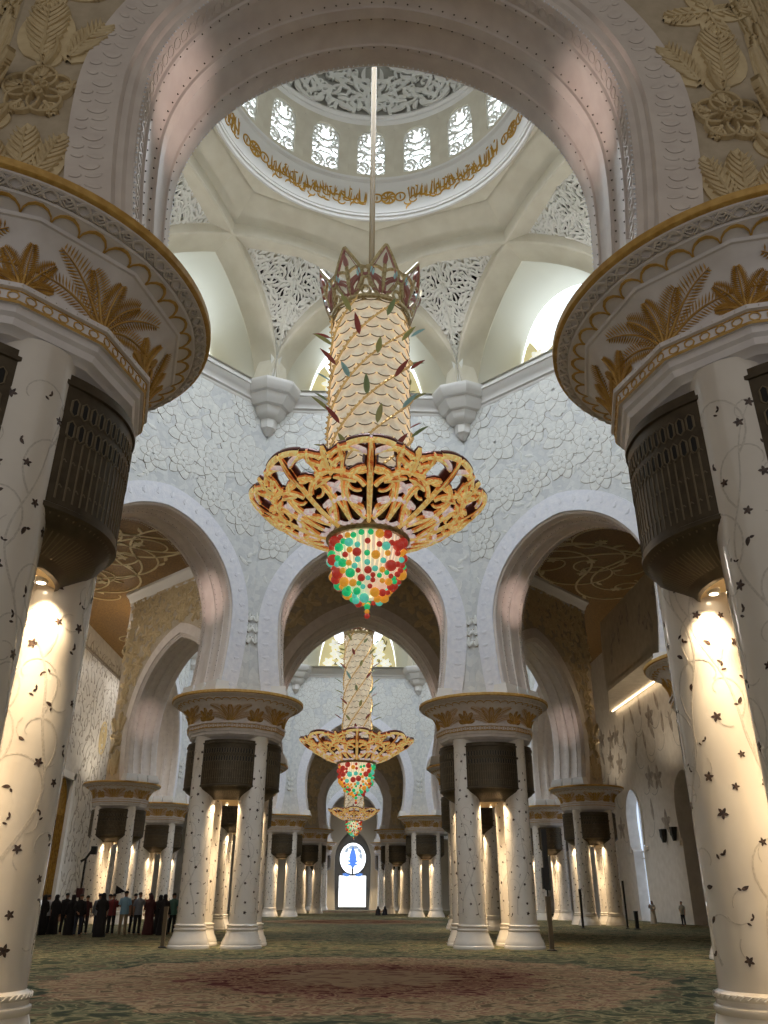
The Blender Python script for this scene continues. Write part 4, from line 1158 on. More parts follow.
    def bowlpt(x, y, h):        # x: angle * 2 m, y: 0..1 * 2.4 m
        t = y / 2.5; r, z = bowl(t); an = x / 2.0 - PI / 2
        nr_, nz_ = .42, -.9
        return np.stack([(r + nr_ * h) * np.cos(an), (r + nr_ * h) * np.sin(an), z + nz_ * h], -1)
    def scroll(mb, path, rad, m, flat=.6):
        path = np.asarray(path, float); rad = np.broadcast_to(np.asarray(rad, float), (len(path),))
        P = bowlpt(path[:, 0], path[:, 1], np.zeros(len(path)))
        mb.tube(P, rad, 7, m=m)
        Pe = bowlpt(path[:, 0], path[:, 1], np.full(len(path), -.055)); mb.tube(Pe, rad * 1.32, 6, m=1)
        Ph = bowlpt(path[:, 0], path[:, 1], np.full(len(path), .045)); mb.tube(Ph, rad * .68, 6, m=2 if m == 2 else 3)  # thinner, paler tube along each scroll paints in its highlight
    NS = 8; half = 2 * PI / NS / 2 * 2.0
    def sw(x, y): return x * (.55 + .45 * (y / 2.5))      # spread with the radius is in the mapping already
    bb = MB()
    for s_ in (1, -1):
        S = lambda p: np.asarray(p) * np.array([s_, 1.0])
        sp = lambda p, a, r, tr, n=18, sg=1: S(spiral(p, a, r, tr, n, sg))
        scroll(bb, sp((.16, .3), PI / 2 - .9, .52, .95, 20, 1), np.linspace(.085, .04, 20), 0)                   # lower volute
        scroll(bb, sp((.22, .9), PI / 2 - 1.0, .46, .9, 18, -1), np.linspace(.075, .04, 18), 2)                  # opal scroll
        scroll(bb, S(arcpath((.12, 1.35), PI / 2 - .5, 1.15, -1.3, 14)), np.linspace(.09, .07, 14), 0)          # arch to the rim
        scroll(bb, sp((.62, 1.9), PI / 2 - .4, .40, .9, 16, -1), np.linspace(.085, .05, 16), 0)                  # rim volute
        scroll(bb, S(arcpath((.78, .3), PI / 2 + .1, 2.0, .15, 14)), np.linspace(.07, .05, 14), 0)              # border stem
        scroll(bb, S(arcpath((.35, 2.35), -.1, .42, -.9, 8)), .08, 0)                                            # rim arcs
        scroll(bb, S(arcpath((.02, 2.46), 0, .36, -.5, 8)), .09, 3)
        for (x, y, a, L) in ((.0, 2.1, PI / 2 - .7, .42), (.66, 1.2, PI / 2 - .5, .42)):
            p = S(arcpath((x, y), a, L, -.5, 8)); scroll(bb, p, .095 * np.sin(np.linspace(.35, 2.9, 8)), 2 if y > 1.9 or y < 1.5 else 0)
    scroll(bb, [(0, y) for y in np.linspace(.1, 1.6, 10)], np.linspace(.06, .085, 10), 3)
    scroll(bb, arcpath((0, 1.55), PI / 2, .95, 0, 9), .15 * np.sin(np.linspace(.5, 2.8, 9)), 0)
    for s_ in (1, -1):
        scroll(bb, arcpath((half * s_ * .999, 1.7), PI / 2, .7, 0, 8), .13 * np.sin(np.linspace(.4, 2.8, 8)), 3)
        scroll(bb, arcpath((half * s_ * .98, 1.9), PI / 2 - s_ * -.9, .4, 0, 7), .1 * np.sin(np.linspace(.4, 2.8, 7)), 0)
        for (x, y, a, L) in ((.30, 1.45, PI / 2 - .9, .5), (.52, 2.0, PI / 2 + .3, .4), (.2, .62, PI / 2 - .6, .4)):
            p = np.asarray(arcpath((x, y), a, L, -.6, 8)) * np.array([s_, 1.0]); scroll(bb, p, .12 * np.sin(np.linspace(.3, 2.9, 8)), 0)
    b0 = bb.build('scroll_panel', [M_bowl, M_bowledge, M_bowlpale, M_bowlyellow], root, smooth=60)
    for k in range(1, NS):
        c = b0.copy(); COL.objects.link(c); c.rotation_euler = (0, 0, k * 2 * PI / NS)
    gb = MB(); gb.lathe([(.98, 10.30), (1.1, 10.28), (1.16, 10.36), (1.12, 10.5), (.96, 10.52)], 40)
    gb.lathe([(.9, 10.55), (1.5, 10.72), (1.55, 10.86), (1.1, 11.0)], 40)
    gb.build('bowl_ring', [M_antique], root, smooth=40)
    db = MB(); db.lathe([(1.0, 10.62)] + [(float(bowl(t)[0]), float(bowl(t)[1]) + .24) for t in np.linspace(.05, .66, 9)], 64); db.build('bowl_dish', [M_bronze], root, smooth=60)
    # crystal basket
    kb = MB()
    for j in range(40):
        a = j * 2 * PI / 40
        kb.tube([(.90 * math.cos(a), .90 * math.sin(a), 10.35), (.86 * math.cos(a), .86 * math.sin(a), 9.9), (.76 * math.cos(a), .76 * math.sin(a), 9.5), (.52 * math.cos(a), .52 * math.sin(a), 9.1), (.2 * math.cos(a), .2 * math.sin(a), 8.75)], .05, 5)
    kb.lathe([(.05, 8.78), (.44, 9.12), (.68, 9.5), (.79, 9.9), (.84, 10.35)], 24)
    kb.build('crystal_basket', [M_crystal], root, smooth=50)
    import bmesh
    bm = bmesh.new(); bmesh.ops.create_icosphere(bm, subdivisions=2, radius=1.0)
    for f in bm.faces: f.smooth = True
    me = {}
    for nm, m in (('r', M_ruby), ('g', M_emerald), ('a', M_amber), ('q', M_aqua)):
        d = bpy.data.meshes.new('glass_ball'); bm.to_mesh(d); d.materials.append(m); me[nm] = d
    bm.free()
    balls = []; tries = 0
    while len(balls) < 168 and tries < 20000:
        tries += 1
        z = 8.62 + 1.6 * rg.random() ** 1.05; a = rg.uniform(0, 2 * PI)
        r = np.interp(z, [8.5, 8.7, 9.2, 9.6, 10.3], [.10, .42, .87, .97, 1.0]); big = rg.random()
        s = (.16 if big < .32 else (.125 if big < .62 else .085)) * (.85 if z < 9.2 else 1)
        p = (r * math.cos(a), r * math.sin(a), z)
        if any((p[0] - q[0]) ** 2 + (p[1] - q[1]) ** 2 + (p[2] - q[2]) ** 2 < (s + q[3]) ** 2 * .85 for q in balls): continue
        balls.append((*p, s))
    balls.sort(key=lambda q: q[1])
    balls = [(0, 0, 8.48, .09), (0, 0, 8.34, .07), (0, 0, 8.22, .08)] + balls
    kinds = 'rgaq'; rest = MB(); um = me['r']
    uv = np.array([v.co[:] for v in um.vertices]); uf = [tuple(p.vertices) for p in um.polygons]
    for i, (x, y, z, s) in enumerate(balls):
        c = 'grarqgaraq'[rg.randrange(10)] if i > 2 else 'gar'[i]
        if s > .14 and rg.random() < .5: c = 'r'
        if i < 100:
            o = bpy.data.objects.new('glass_ball', me[c]); COL.objects.link(o); o.parent = root; o.location = (x, y, z); o.scale = (s, s, s)
        else: rest.add(uv * s + np.array([x, y, z]), uf, kinds.index(c))
    rest.build('glass_balls_behind', [M_ruby, M_emerald, M_amber, M_aqua], root, smooth=180, kind='stuff')
    return root
CH1 = build_chandelier(1.13, 1); CH1.location = (0, 20, 0)
tag(CH1, 'large near chandelier with cream scaled trunk, orange scroll bowl and red and green glass balls', 'chandelier', 'chandeliers hanging under the domes')
CH2 = build_chandelier(.76, 4); k_ = AP2 / AP1 * .99
CH2.scale = (k_, k_, k_); CH2.location = (0, 64.17, 12.6 - 11.7 * k_ + .15)
tag(CH2, 'middle chandelier with slender glowing trunk and wide gold bowl, seen through the central arch', 'chandelier', 'chandeliers hanging under the domes')
CH3 = copy_tree(CH1); CH3.location = (0, 108.34, 0)
tag(CH3, 'smallest, most distant chandelier, hanging above the bright end window', 'chandelier', 'chandeliers hanging under the domes')
# ------------------------------------------------------------------ people
import bmesh
M_skin = mat('skin', lin(168, 122, 96), .6)
M_hair = mat('dark_hair', lin(34, 26, 22), .6)
def cloth(name, r, g, b): return mat('cloth_' + name, lin(r, g, b), .85, bump=.2, bscale=40)
M_black = mat('cloth_black', lin(30, 27, 30), .9); M_navy = cloth('navy', 38, 42, 58); M_grey = cloth('grey', 112, 116, 126); M_white = cloth('white', 186, 188, 196)
M_blue = cloth('light_blue', 128, 164, 190); M_beige = cloth('beige', 142, 124, 100); M_red = cloth('dark_red', 110, 40, 44); M_maroon = cloth('maroon', 72, 34, 36)
M_green = cloth('green', 74, 110, 100); M_brown = cloth('brown', 96, 74, 60); M_khaki = cloth('khaki', 128, 112, 88); M_stone = cloth('stone', 150, 146, 140); M_shoe = mat('shoe_leather', lin(30, 24, 22), .5)

def lerp(a, b, t): return tuple(a[i] + (b[i] - a[i]) * t for i in range(3))
POSES = {   # elbow and wrist for right side (x > 0); +Y is the way the person faces
    'hang': ((.235, -.03, 1.13), (.25, .04, .88)),
    'clasp': ((.24, .0, 1.14), (.06, .22, 1.02)),
    'behind': ((.25, -.10, 1.14), (.07, -.20, .98)),
    'chest': ((.23, .08, 1.15), (.08, .25, 1.25)),
    'phone': ((.22, .16, 1.18), (.12, .34, 1.40)),
}
def body_mesh(pl, pr, lean=0.):
    V, E, Rr = [], [], []
    def v(p, r, par=None):
        V.append(p); Rr.append(r if isinstance(r, tuple) else (r, r))
        if par is not None: E.append((par, len(V) - 1))
        return len(V) - 1
    pel = v((0, 0, .95), (.135, .10)); wa = v((0, .0, 1.08), (.12, .085), pel); chs = v((0, -.01, 1.26), (.14, .095), wa); up = v((0, -.015, 1.38), (.12, .08), chs)
    nk = v((0, -.01, 1.47), (.052, .055), up); hd0 = v((0, .015, 1.555), (.062, .075), nk); hd1 = v((0, .005, 1.63), (.078, .092), hd0); v((0, -.005, 1.69), (.05, .06), hd1)
    v((0, .115, 1.60), (.013, .016), hd1)                    # nose
    for s in (-1, 1): v((s * .088, -.005, 1.605), (.012, .024), hd1)   # ears
    for s, pose in ((-1, pl), (1, pr)):
        el, wr = POSES[pose]; el = (s * el[0], el[1], el[2]); wr = (s * wr[0], wr[1], wr[2])
        sh = v((s * .175, -.015, 1.385), .058, up); e = v(el, .040, sh); f = v(lerp(el, wr, .4), .038, e); w = v(wr, .026, f)
        d = Vector(wr) - Vector(el); d.normalize(); side = Vector((s, 0, 0)) - d * d.dot(Vector((s, 0, 0))); side.normalize(); nrm = d.cross(side)
        palm = v(tuple(Vector(wr) + d * .055), (.036, .018), w)
        for k, (off, L) in enumerate(((-.027, .068), (-.009, .080), (.009, .076), (.026, .058))):
            b = Vector(wr) + d * .092 + side * off
            i1 = v(tuple(b), .0095, palm); i2 = v(tuple(b + d * L * .5 + nrm * .008), .0085, i1); v(tuple(b + d * L * .95 + nrm * .026), .007, i2)
        tb = Vector(wr) + d * .035 - side * .036
        t1 = v(tuple(tb), .011, palm); v(tuple(tb + d * .045 - side * .018), .009, t1)
    for s in (-1, 1):
        hp = v((s * .095, 0, .90), .085, pel); kn = v((s * .105, .01, .49), .056, hp); ca = v((s * .108, -.02, .34), .052, kn); an = v((s * .11, -.02, .09), .036, ca)
        he = v((s * .11, -.05, .045), .036, an); v((s * .12, .08, .035), (.040, .030), an); v((s * .125, .15, .03), (.034, .022), len(V) - 1)
    me = bpy.data.meshes.new('body'); me.from_pydata(V, E, []); o = bpy.data.objects.new('body', me); COL.objects.link(o)
    sk = o.modifiers.new('s', 'SKIN'); sk.use_smooth_shade = True
    for i, r in enumerate(Rr):
        me.skin_vertices[0].data[i].radius = r
    me.skin_vertices[0].data[0].use_root = True
    o.modifiers.new('b', 'SUBSURF').levels = 1
    dg = bpy.context.evaluated_depsgraph_get(); out = bpy.data.meshes.new_from_object(o.evaluated_get(dg))
    bpy.data.objects.remove(o); out.materials.clear(); out.materials.append(M_skin); out.name = 'person_body'
    return out
def ell(rows, n=20, fold=0., rng=None, caps=False):
    th = np.linspace(0, 2 * PI, n, endpoint=False); G = []
    for (z, cx, cy, rx, ry) in rows:
        f = 1 + fold * max(0, (1.0 - z)) * np.sin(th * 7 + z * 2)
        G.append(np.stack([cx + rx * f * np.cos(th), cy + ry * f * np.sin(th), np.full(n, z)], 1))
    return np.array(G)
def garment(kind, pl, pr, m):
    b = MB()
    if kind in ('robe', 'shirt', 'jacket'):
        k = {'robe': 1.12, 'shirt': 1.02, 'jacket': 1.1}[kind]
        rows = [(1.49, 0, -.01, .062, .062), (1.455, 0, -.012, .10, .08), (1.42, 0, -.015, .175 * k, .105), (1.36, 0, -.015, .20 * k, .125), (1.25, 0, -.005, .185 * k, .135), (1.10, 0, 0, .165 * k, .125), (.98, 0, 0, .175 * k, .135), (.86, 0, 0, .185 * k, .14)]
        if kind == 'robe': rows += [(.7, 0, 0, .21, .165), (.5, 0, 0, .23, .185), (.3, 0, 0, .25, .205), (.1, 0, 0, .27, .225), (.02, 0, 0, .275, .23)]
        else: rows += [(.80, 0, 0, .185, .14)]
        b.grid(ell(rows, 24, .035 if kind == 'robe' else .01), cv=True, flip=True)
        for s, pose in ((-1, pl), (1, pr)):
            el, wr = POSES[pose]; el = (s * el[0], el[1], el[2]); wr = (s * wr[0], wr[1], wr[2]); sh = (s * .165, -.015, 1.385)
            long = kind != 'shirt'
            pts = [(s * .11, -.015, 1.40), sh, lerp(sh, el, .5), lerp(sh, el, .9)] + ([el, lerp(el, wr, .4), lerp(el, wr, .95)] if long else [])
            rr = [.05, .076, .068, .064] + ([.06, .06 if kind != 'robe' else .075, .052 if kind != 'robe' else .095] if long else [])
            b.tube(pts, rr, 10, caps=False)
    else:   # trousers
        b.grid(ell([(1.0, 0, 0, .158, .118), (.94, 0, 0, .168, .125), (.86, 0, 0, .172, .13), (.80, 0, 0, .168, .12)], 20), cv=True, flip=True)
        for s in (-1, 1):
            b.tube([(s * .085, 0, .88), (s * .092, .0, .78), (s * .105, .01, .49), (s * .108, -.015, .3), (s * .11, -.015, .07)], [.088, .094, .072, .066, .064], 12, caps=False)
    return b
def hair_mb(kind):
    b = MB()
    if kind == 'scarf':
        b.grid(ell([(1.735, 0, -.01, .02, .02), (1.72, 0, -.01, .062, .07), (1.68, 0, -.012, .095, .106), (1.62, 0, -.02, .108, .112), (1.55, 0, -.03, .105, .10), (1.49, 0, -.02, .11, .105), (1.44, 0, -.02, .16, .13), (1.37, 0, -.02, .215, .15)], 20), cv=True, flip=True)
    else:
        lo = 1.575 if kind == 'short' else 1.42
        n = 20; th = np.linspace(0, 2 * PI, n, endpoint=False); G = []
        for q in np.linspace(0, 1, 8):
            z = 1.735 - q * .0
            G.append([(.098 * math.sin(q * 1.75) * math.cos(t), -.008 + .108 * math.sin(q * 1.75) * math.sin(t) * 1.0, max(1.635 + .098 * math.cos(q * 1.75), 1.668 - .10 * max(0, -math.sin(t)) * (1 if kind == 'short' else 1) if q > .75 and math.sin(t) > -.2 else lo * 0 + 1.635 + .098 * math.cos(q * 1.75))) for t in th])
        b.grid(np.array(G), cv=True, flip=True)
        if kind == 'long':
            b.grid(ell([(1.66, 0, -.045, .098, .068), (1.55, 0, -.06, .10, .06), (1.42, 0, -.075, .11, .055), (1.32, 0, -.08, .09, .045), (1.28, 0, -.08, .03, .02)], 14), cv=True, flip=True)
    return b
_cache = {}
def cached(key, fn):
    if key not in _cache: _cache[key] = fn()
    return _cache[key]
def person(x, y, face, h, top, bottom, hair, pl, pr, label, group='visitors gathered on the carpet at the left'):
    """top = (kind, material), bottom = material or None under a robe"""
    root = empty('person', (x, y, 0), face, label, 'person', group); s = h / 1.72; root.scale = (s, s, s)
    me = cached(('b', pl, pr), lambda: body_mesh(pl, pr)); o = bpy.data.objects.new('body', me); COL.objects.link(o); o.parent = root
    def part(nm, key, fn, m, sm=60):
        base = cached(key, lambda: fn().build(nm, [m], None, smooth=sm))
        if base.parent is None and base.data.materials[0] == m and not base.get('u'): o = base; o['u'] = 1
        else:
            o = bpy.data.objects.new(nm, base.data if base.data.materials[0] == m else base.data.copy()); COL.objects.link(o); o.data.materials[0] = m
        o.parent = root
        return o
    kind, m = top
    part({'robe': 'robe', 'shirt': 'shirt', 'jacket': 'jacket'}[kind], (kind, pl, pr, m.name), lambda: garment(kind, pl, pr, m), m)
    if bottom: part('trousers', ('tr', bottom.name), lambda: garment('trousers', pl, pr, bottom), bottom)
    hm = M_hair if hair != 'scarf' else m
    part('headscarf' if hair == 'scarf' else 'hair', (hair, hm.name), lambda: hair_mb(hair), hm)
    return root
P = R
BK, BR = 'hang', 'hang'
crowd = [
 (-14.15, 39.81, .2, 1.67, ('robe', M_black), None, 'scarf', 'clasp', 'clasp', 'leftmost visitor of the crowd, in a black robe, partly behind the huge left column'),
 (-14.09, 40.6, -.2, 1.63, ('robe', M_black), None, 'scarf', 'hang', 'clasp', 'visitor in a black robe, just left of the one in a white shirt'),
 (-14.25, 41.6, -.4, 1.62, ('shirt', M_white), M_black, 'short', 'clasp', 'clasp', 'visitor in a white shirt and black trousers near the left end of the crowd'),
 (-13.75, 41.2, -.3, 1.63, ('robe', M_black), None, 'scarf', 'clasp', 'hang', 'visitor in a black robe between the white shirt and the tall dark jacket'),
 (-13.55, 42.0, -.2, 1.70, ('jacket', M_black), M_black, 'short', 'hang', 'hang', 'tall visitor in black jacket and trousers just left of the gap in the crowd'),
 (-12.75, 40.4, .3, 1.63, ('robe', M_black), None, 'scarf', 'hang', 'chest', 'black-robed visitor first to the right of the gap in the crowd'),
 (-12.22, 39.8, .1, 1.65, ('jacket', M_black), M_navy, 'short', 'behind', 'hang', 'visitor in a black jacket and navy trousers, second right of the gap in the crowd'),
 (-12.50, 41.7, .1, 1.60, ('shirt', M_maroon), M_black, 'short', 'clasp', 'hang', 'visitor in a maroon shirt peeking out behind the navy trousers'),
 (-11.85, 41.4, .0, 1.68, ('jacket', M_grey), M_navy, 'short', 'hang', 'hang', 'visitor in a slate grey jacket, left of the black robe standing closest'),
 (-11.72, 42.6, .0, 1.67, ('shirt', M_stone), M_black, 'short', 'clasp', 'clasp', 'visitor in a pale stone shirt standing behind the slate grey jacket'),
 (-10.90, 38.5, .1, 1.69, ('robe', M_black), None, 'scarf', 'clasp', 'clasp', 'black-robed visitor standing closest to the camera in the middle of the crowd'),
 (-11.16, 41.15, .2, 1.68, ('shirt', M_red), M_black, 'short', 'hang', 'chest', 'visitor in a dark red shirt beside the light blue shirt'),
 (-10.56, 40.95, .1, 1.80, ('shirt', M_blue), M_beige, 'short', 'clasp', 'hang', 'tall visitor in a light blue shirt and beige trousers in the middle of the crowd'),
 (-10.45, 42.3, -.1, 1.69, ('shirt', M_brown), M_black, 'short', 'hang', 'hang', 'visitor in a brown shirt half hidden behind the light blue and grey shirts'),
 (-9.93, 41.0, -.2, 1.74, ('shirt', M_grey), M_black, 'short', 'hang', 'phone', 'visitor in a grey shirt and black trousers, right of the light blue shirt'),
 (-9.80, 42.5, -.1, 1.72, ('shirt', M_red), M_black, 'short', 'hang', 'hang', 'visitor in a dark red shirt and black trousers behind the red headscarf'),
 (-9.42, 41.0, .2, 1.64, ('robe', M_maroon), None, 'scarf', 'clasp', 'clasp', 'visitor in a dark red robe and headscarf in the right half of the crowd'),
 (-9.22, 42.1, .0, 1.64, ('robe', M_black), None, 'scarf', 'hang', 'hang', 'black-robed visitor behind and right of the dark red robe'),
 (-8.70, 40.6, .3, 1.66, ('robe', M_black), None, 'scarf', 'clasp', 'hang', 'black-robed visitor in front, next to the green shirt at the right of the crowd'),
 (-8.72, 42.7, .0, 1.68, ('shirt', M_brown), M_black, 'short', 'hang', 'hang', 'visitor in a brown shirt next left of the green shirt'),
 (-8.55, 41.9, -.2, 1.72, ('shirt', M_green), M_black, 'short', 'clasp', 'hang', 'visitor in a green shirt at the right end of the crowd'),
 (-8.35, 43.4, .5, 1.62, ('robe', M_black), None, 'scarf', 'hang', 'hang', 'black-robed visitor glimpsed between the green shirt and the brown post'),
 (-8.25, 44.6, -.5, 1.70, ('shirt', M_khaki), M_beige, 'short', 'hang', 'hang', 'rightmost visitor of the crowd, in a khaki shirt, partly behind the post and column'),
]
for c in crowd: person(*c)
person(20.45, 60.2, 2.6, 1.42, ('robe', M_stone), None, 'long', 'clasp', 'phone', 'person in a pale robe with long dark hair before the lit side window', 'people along the right wall')
person(20.95, 56.1, 2.2, 1.40, ('shirt', M_stone), M_navy, 'short', 'hang', 'clasp', 'person in a pale shirt and navy trousers beside the doorway at right', 'people along the right wall')

def kneeling(x, y, rz, label):
    root = empty('person', (x, y, 0), rz, label, 'person', 'worshippers kneeling near the end window')
    V = [(0, 0, .20), (0, .02, .36), (0, .03, .50), (0, .04, .58), (0, .06, .66), (0, .065, .74)]; Rr = [(.15, .13), (.13, .10), (.14, .09), (.055, .055), (.07, .08), (.06, .07)]
    E = [(i, i + 1) for i in range(5)]
    def v(p, r, a): V.append(p); Rr.append((r, r)); E.append((a, len(V) - 1)); return len(V) - 1
    for s in (-1, 1):
        k = v((s * .12, .38, .09), .08, 0); f = v((s * .12, .05, .06), .06, k); v((s * .12, -.2, .05), .045, f)
        sh = v((s * .18, .03, .50), .055, 2); e = v((s * .22, .10, .32), .042, sh); w = v((s * .13, .32, .22), .03, e); pm = v((s * .12, .38, .2), .028, w)
        for q in range(4): v((s * (.095 + .016 * q), .45, .195), .008, pm)
        v((s * .08, .40, .20), .009, pm)
    v((0, .15, .67), .014, 4)
    me = bpy.data.meshes.new('b'); me.from_pydata(V, E, []); o = bpy.data.objects.new('b', me); COL.objects.link(o); o.modifiers.new('s', 'SKIN').use_smooth_shade = True
    for i, r in enumerate(Rr): me.skin_vertices[0].data[i].radius = r
    me.skin_vertices[0].data[0].use_root = True
    o.modifiers.new('u', 'SUBSURF').levels = 1
    dg = bpy.context.evaluated_depsgraph_get(); out = bpy.data.meshes.new_from_object(o.evaluated_get(dg)); bpy.data.objects.remove(o); out.materials.clear(); out.materials.append(M_skin)
    o = bpy.data.objects.new('body', out); COL.objects.link(o); o.parent = root
    b = MB(); b.grid(ell([(.60, 0, .04, .07, .07), (.55, 0, .03, .17, .11), (.46, 0, .02, .20, .13), (.3, 0, .04, .21, .2), (.18, 0, .1, .25, .33), (.02, 0, .1, .28, .38)], 18), cv=True, flip=True); b.build('robe', [M_black], root, smooth=60)
    b = MB(); b.grid(ell([(.80, 0, .05, .02, .02), (.78, 0, .05, .07, .07), (.70, 0, .04, .10, .105), (.62, 0, .03, .10, .10), (.53, 0, .02, .2, .14)], 16), cv=True, flip=True); b.build('headscarf', [M_black], root, smooth=60)
kneeling(2.44, 86.0, 0, 'left one of two black-clad people kneeling far away near the end window')
kneeling(3.12, 86.1, .2, 'right one of two black-clad people kneeling far away near the end window')

# ------------------------------------------------------------------ posts, speaker, crane, cabinet, flag, wall speakers
M_post = mat('brown_post', lin(92, 78, 58), .5, .2); M_speaker = mat('black_speaker', lin(26, 24, 24), .6)
def post(name, x, y, h, w, label, cat, m=M_post, cap=True):
    t = empty(name, (x, y, 0), 0, label, cat)
    b = MB(); b.grid(np.array([[(sx * k * w / 2, sy * k * w / 2, z) for sx, sy in ((-1, -1), (1, -1), (1, 1), (-1, 1))] for z, k in ((.05, .9), (h * .5, .92), (h * .9, 1.0), (h, 1.08))]), cv=True, flip=True)
    b.add([(-w * .54, -w * .54, h), (w * .54, -w * .54, h), (w * .54, w * .54, h), (-w * .54, w * .54, h)], [(0, 1, 2, 3)]); b.build('shaft', [m], t)
    b = MB(); b.lathe([(0, 0), (w * 1.1, 0), (w * 1.1, .03), (w * .6, .06), (0, .06)], 20); b.build('foot_plate', [M_speaker], t)
    return t
post('barrier_post', -6.62, 30.9, 1.25, .13, 'short brown square post at the foot of the left column cluster, beside the crowd', 'post')
t = post('speaker_stand', 6.36, 29.5, 1.62, .15, 'tall thin black column speaker on a brown post beside the right column cluster', 'speaker')
b = MB(); b.tube([(0, 0, 1.6), (0, 0, 1.85)], .03, 8); b.build('neck', [M_speaker], t)
b = MB(); b.box((-.07, -.06, 1.8), (.10, .07, 3.72)); b.box((-.05, -.075, 1.85), (.08, -.06, 3.66)); b.build('speaker_column', [M_speaker], t)
b = MB(); b.box((-.15, -.07, 1.84), (-.07, .07, 2.5)); b.build('control_box', [M_speaker], t)
post('barrier_post', 13.2, 51.3, 2.05, .13, 'thin black post before the left columns of the right aisle cluster', 'post', M_speaker)
post('barrier_post', 15.95, 50.0, .92, .19, 'short dark post at the foot of the right aisle cluster', 'post', M_speaker)
post('barrier_post', 15.68, 50.9, 2.5, .10, 'tall slim dark post against the right columns of the right aisle cluster', 'post', M_speaker)
t = empty('camera_crane', (-15.4, 50.0, 0), 0, 'dark camera crane on a stand rising behind the crowd in front of the left wall', 'crane')
for k in range(3):
    b = MB(); a = k * 2.09 + .4; b.tube([(0, 0, 1.5), (.55 * math.cos(a), .55 * math.sin(a), .02)], .035, 6); b.build('leg', [M_speaker], t)
b = MB(); b.tube([(0, 0, .8), (0, 0, 3.55)], .06, 8); b.build('mast', [M_speaker], t)
b = MB(); b.tube([(-.25, 0, 3.35), (.0, 0, 3.5), (.4, 0, 4.1)], .07, 6); b.build('arm', [M_speaker], t)
b = MB(); b.box((.25, -.12, 3.72), (.55, .12, 4.15)); b.build('camera_head', [M_speaker], t)
b = MB(); b.box((-.2, -.16, 1.5), (.16, .16, 1.98)); b.build('counterweight', [M_maroon], t)
t = empty('shoe_cabinet', (-19.9, 60.4, 0), 0, 'small reddish brown wooden cabinet on the carpet, seen in the gap of the crowd', 'cabinet')
M_wood = mat('red_brown_wood', lin(104, 62, 42), .5, col2=lin(80, 46, 30), scale=4)
b = MB(); b.box((-.28, -.5, .05), (.28, .5, .82)); b.box((-.31, -.54, .82), (.31, .54, .88)); b.build('carcass', [M_wood], t)
for s in (-1, 1):
    b = MB(); b.box((.28, s * .25 - .23, .1), (.30, s * .25 + .23, .78)); d = b.build('door', [M_wood], t)
    b = MB(); b.lathe([(0, 0), (.02, .005), (.022, .02), (0, .03)], 8, (.31, s * .05, .45)); b.build('knob', [M_post], d)
    for q in (-1, 1):
        b = MB(); b.box((q * .22 - .03, s * .44 - .03, 0), (q * .22 + .03, s * .44 + .03, .05)); b.build('foot', [M_wood], t)
t = empty('guide_flag', (-10.95, 40.7, 0), 0, 'small dark triangular guide flag held up above the heads of the crowd', 'flag')
b = MB(); b.tube([(-.03, -.01, .0), (-.05, .0, 1.2), (-.06, .02, 2.02)], .012, 6); b.build('pole', [M_speaker], t)
b = MB(); G = [[(-.06 + u * .42, .02 + .03 * math.sin(u * 5), 2.02 - u * .24 - v * (.34 * (1 - u) + .03)) for v in (0, .5, 1)] for u in np.linspace(0, 1, 7)]
b.grid(np.array(G)); fl = b.build('cloth', [M_black], t); md = fl.modifiers.new('t', 'SOLIDIFY'); md.thickness = .008
for (y, z, lb) in ((61.2, 5.2, 'small black wall speaker on the ledge beside the tall lit side window'), (59.15, 5.2, 'small black wall speaker on the ledge beside the arched doorway at right')):
    t = empty('wall_speaker', (HX - .2, y, z), 0, lb, 'speaker')
    b = MB(); b.grid(np.array([[(sx * k * .2, sy * k * .26, q) for sx, sy in ((-1, -1), (1, -1), (1, 1), (-1, 1))] for q, k in ((0, .45), (.3, .65), (.9, 1))]), cv=True, flip=True)
    b.add([(-.2, -.26, .9), (.2, -.26, .9), (.2, .26, .9), (-.2, .26, .9)], [(0, 1, 2, 3)]); b.build('cabinet', [M_speaker], t)
    b = MB(); b.box((-.19, -.2, .35), (-.165, .2, .82)); b.build('front_cloth', [M_shoe], t)
# ------------------------------------------------------------------ camera
f_px, yaw, pit, roll = 794.5, R(2.113), R(25.887), R(.215)
F = Vector((math.sin(yaw) * math.cos(pit), math.cos(yaw) * math.cos(pit), math.sin(pit)))
R0 = Vector((math.cos(yaw), -math.sin(yaw), 0)); U0 = R0.cross(F)
Rv = R0 * math.cos(roll) + U0 * math.sin(roll); Uv = -R0 * math.sin(roll) + U0 * math.cos(roll)
cd = bpy.data.cameras.new('camera'); cam = bpy.data.objects.new('camera', cd); COL.objects.link(cam)
cam.matrix_world = Matrix(((Rv.x, Uv.x, -F.x, -.30), (Rv.y, Uv.y, -F.y, 0), (Rv.z, Uv.z, -F.z, 1.56), (0, 0, 0, 1)))
cd.sensor_fit = 'VERTICAL'; cd.sensor_height = 36; cd.lens = 36 * f_px / 1024; cd.clip_start = .1; cd.clip_end = 400
sc.camera = cam

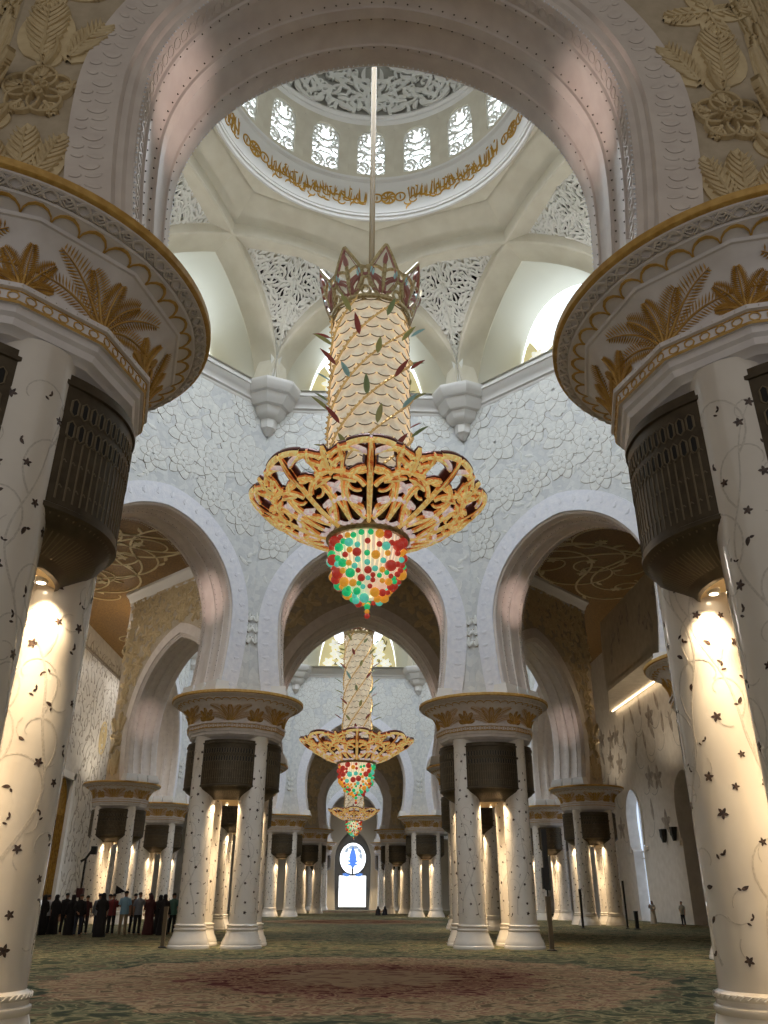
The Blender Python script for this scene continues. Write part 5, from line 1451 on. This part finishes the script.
# ------------------------------------------------------------------ lights
def light(kind, loc, energy, color, size=.3, rot=None, spot=None, name='lamp', blend=.6):
    l = bpy.data.lights.new(name, kind); l.energy = energy; l.color = color
    if kind == 'AREA': l.size = size
    else: l.shadow_soft_size = size
    if spot: l.spot_size = spot; l.spot_blend = blend
    o = bpy.data.objects.new(name, l); COL.objects.link(o); o.location = loc
    if rot is not None: o.rotation_euler = rot
    return o
def aim(o, target):
    d = Vector(target) - o.location; o.rotation_euler = d.to_track_quat('-Z', 'Y').to_euler()
WARM = (1, .76, .46)
for (x, y) in CLUSTERS:
    near_ = y < 60
    for dx, dy in ((0, -1), (0, 1), (1, 0), (-1, 0)):
        for s in ((-.27, .27) if near_ else (0,)):
            lx, ly = x + dx * 1.06 - dy * s, y + dy * 1.06 + dx * s
            aim(light('SPOT', (lx, ly, 4.66), 195 if near_ else 400, WARM, .08, spot=R(110), name='downlight'), (x + dx * .98 - dy * s * 1.6, y + dy * .98 + dx * s * 1.6, 0))
# soffit uplights standing on the capitals
PINK = (1, .76, .68)
def uplights(c, ap, hw, e, ks=range(8)):
    for k in ks:
        for s in (-1, 1):
            m = Matrix.Rotation(k * PI / 4, 3, 'Z')
            p = m @ Vector((-s * (hw - .8), ap, 8.8)); q = m @ Vector((s * hw, ap + .1, 12.5))
            aim(light('SPOT', (p.x + c[0], p.y + c[1], 8.75), e, PINK, .15, spot=R(21), name='soffit_uplight', blend=1), (q.x + c[0], q.y + c[1], 12.5))
uplights(C1, AP1, 3.28, 1000, (0, 1, 7, 4)); uplights(C2, AP2, 4.65, 800, (3, 4, 5))

# added fill discs in the drums, standing in for daylight through the dome windows
DAY = (.84, .92, 1)
for c, k in ((C1, 1), (C2, AP2 / AP1), (C3, 1)):
    l = light('AREA', (0, c[1], 22.3 + 8.95 * k), 1900 * k * k, DAY, 8.6 * k, rot=(0, 0, 0), name='dome_fill_disc'); l.data.shape = 'DISK'; l.data.spread = R(125)
# small uplights on the corner corbels wash the vault ribs
for k in range(8):
    a = PI / 8 + k * PI / 4
    aim(light('SPOT', (9.7 * math.cos(a), 20 + 9.7 * math.sin(a), 22.5), 260, (1, .97, .92), .1, spot=R(110), name='vault_uplight', blend=1), (6.5 * math.cos(a), 20 + 6.5 * math.sin(a), 29.5))
# uplights on the aisle capitals wash the ceilings
for (x, y) in CLUSTERS:
    if abs(x) > 9 and y > 20:
        aim(light('SPOT', (x + math.copysign(2.3, x), y, 8.7), 1500 if x < 0 else 750, (1, .86, .66), .2, spot=R(120), name='ceiling_uplight', blend=1), (x + math.copysign(7, x), y, 22))
for y in (30, 46, 60, 74): light('AREA', (-HX + 3, y, 21.2), 500, (1, .92, .82), 3, rot=(0, R(-20), 0), name='aisle_fill')  # added overhead fill panels to brighten the left aisle, no fixtures there
for y in (52, 60): light('AREA', (HX + .5, y, 5), 300, (.8, .88, 1), 3, rot=(0, R(90), 0), name='side_daylight_fill')  # added fill panels at the right wall, standing in for side-opening daylight
w = bpy.data.worlds.new('world'); sc.world = w; w.use_nodes = True
bg = w.node_tree.nodes['Background']; bg.inputs['Color'].default_value = (1, .94, .86, 1); bg.inputs['Strength'].default_value = .38
sc.view_settings.view_transform = 'Standard'; sc.view_settings.look = 'None'; sc.view_settings.gamma = 1; sc.view_settings.use_curve_mapping = False
sc.view_settings.exposure = 0.0
sc.cycles.max_bounces = 6; sc.cycles.diffuse_bounces = 4; sc.cycles.glossy_bounces = 3; sc.cycles.transmission_bounces = 3
sc.cycles.sample_clamp_indirect = 4; sc.cycles.use_denoising = True; sc.cycles.use_light_tree = True
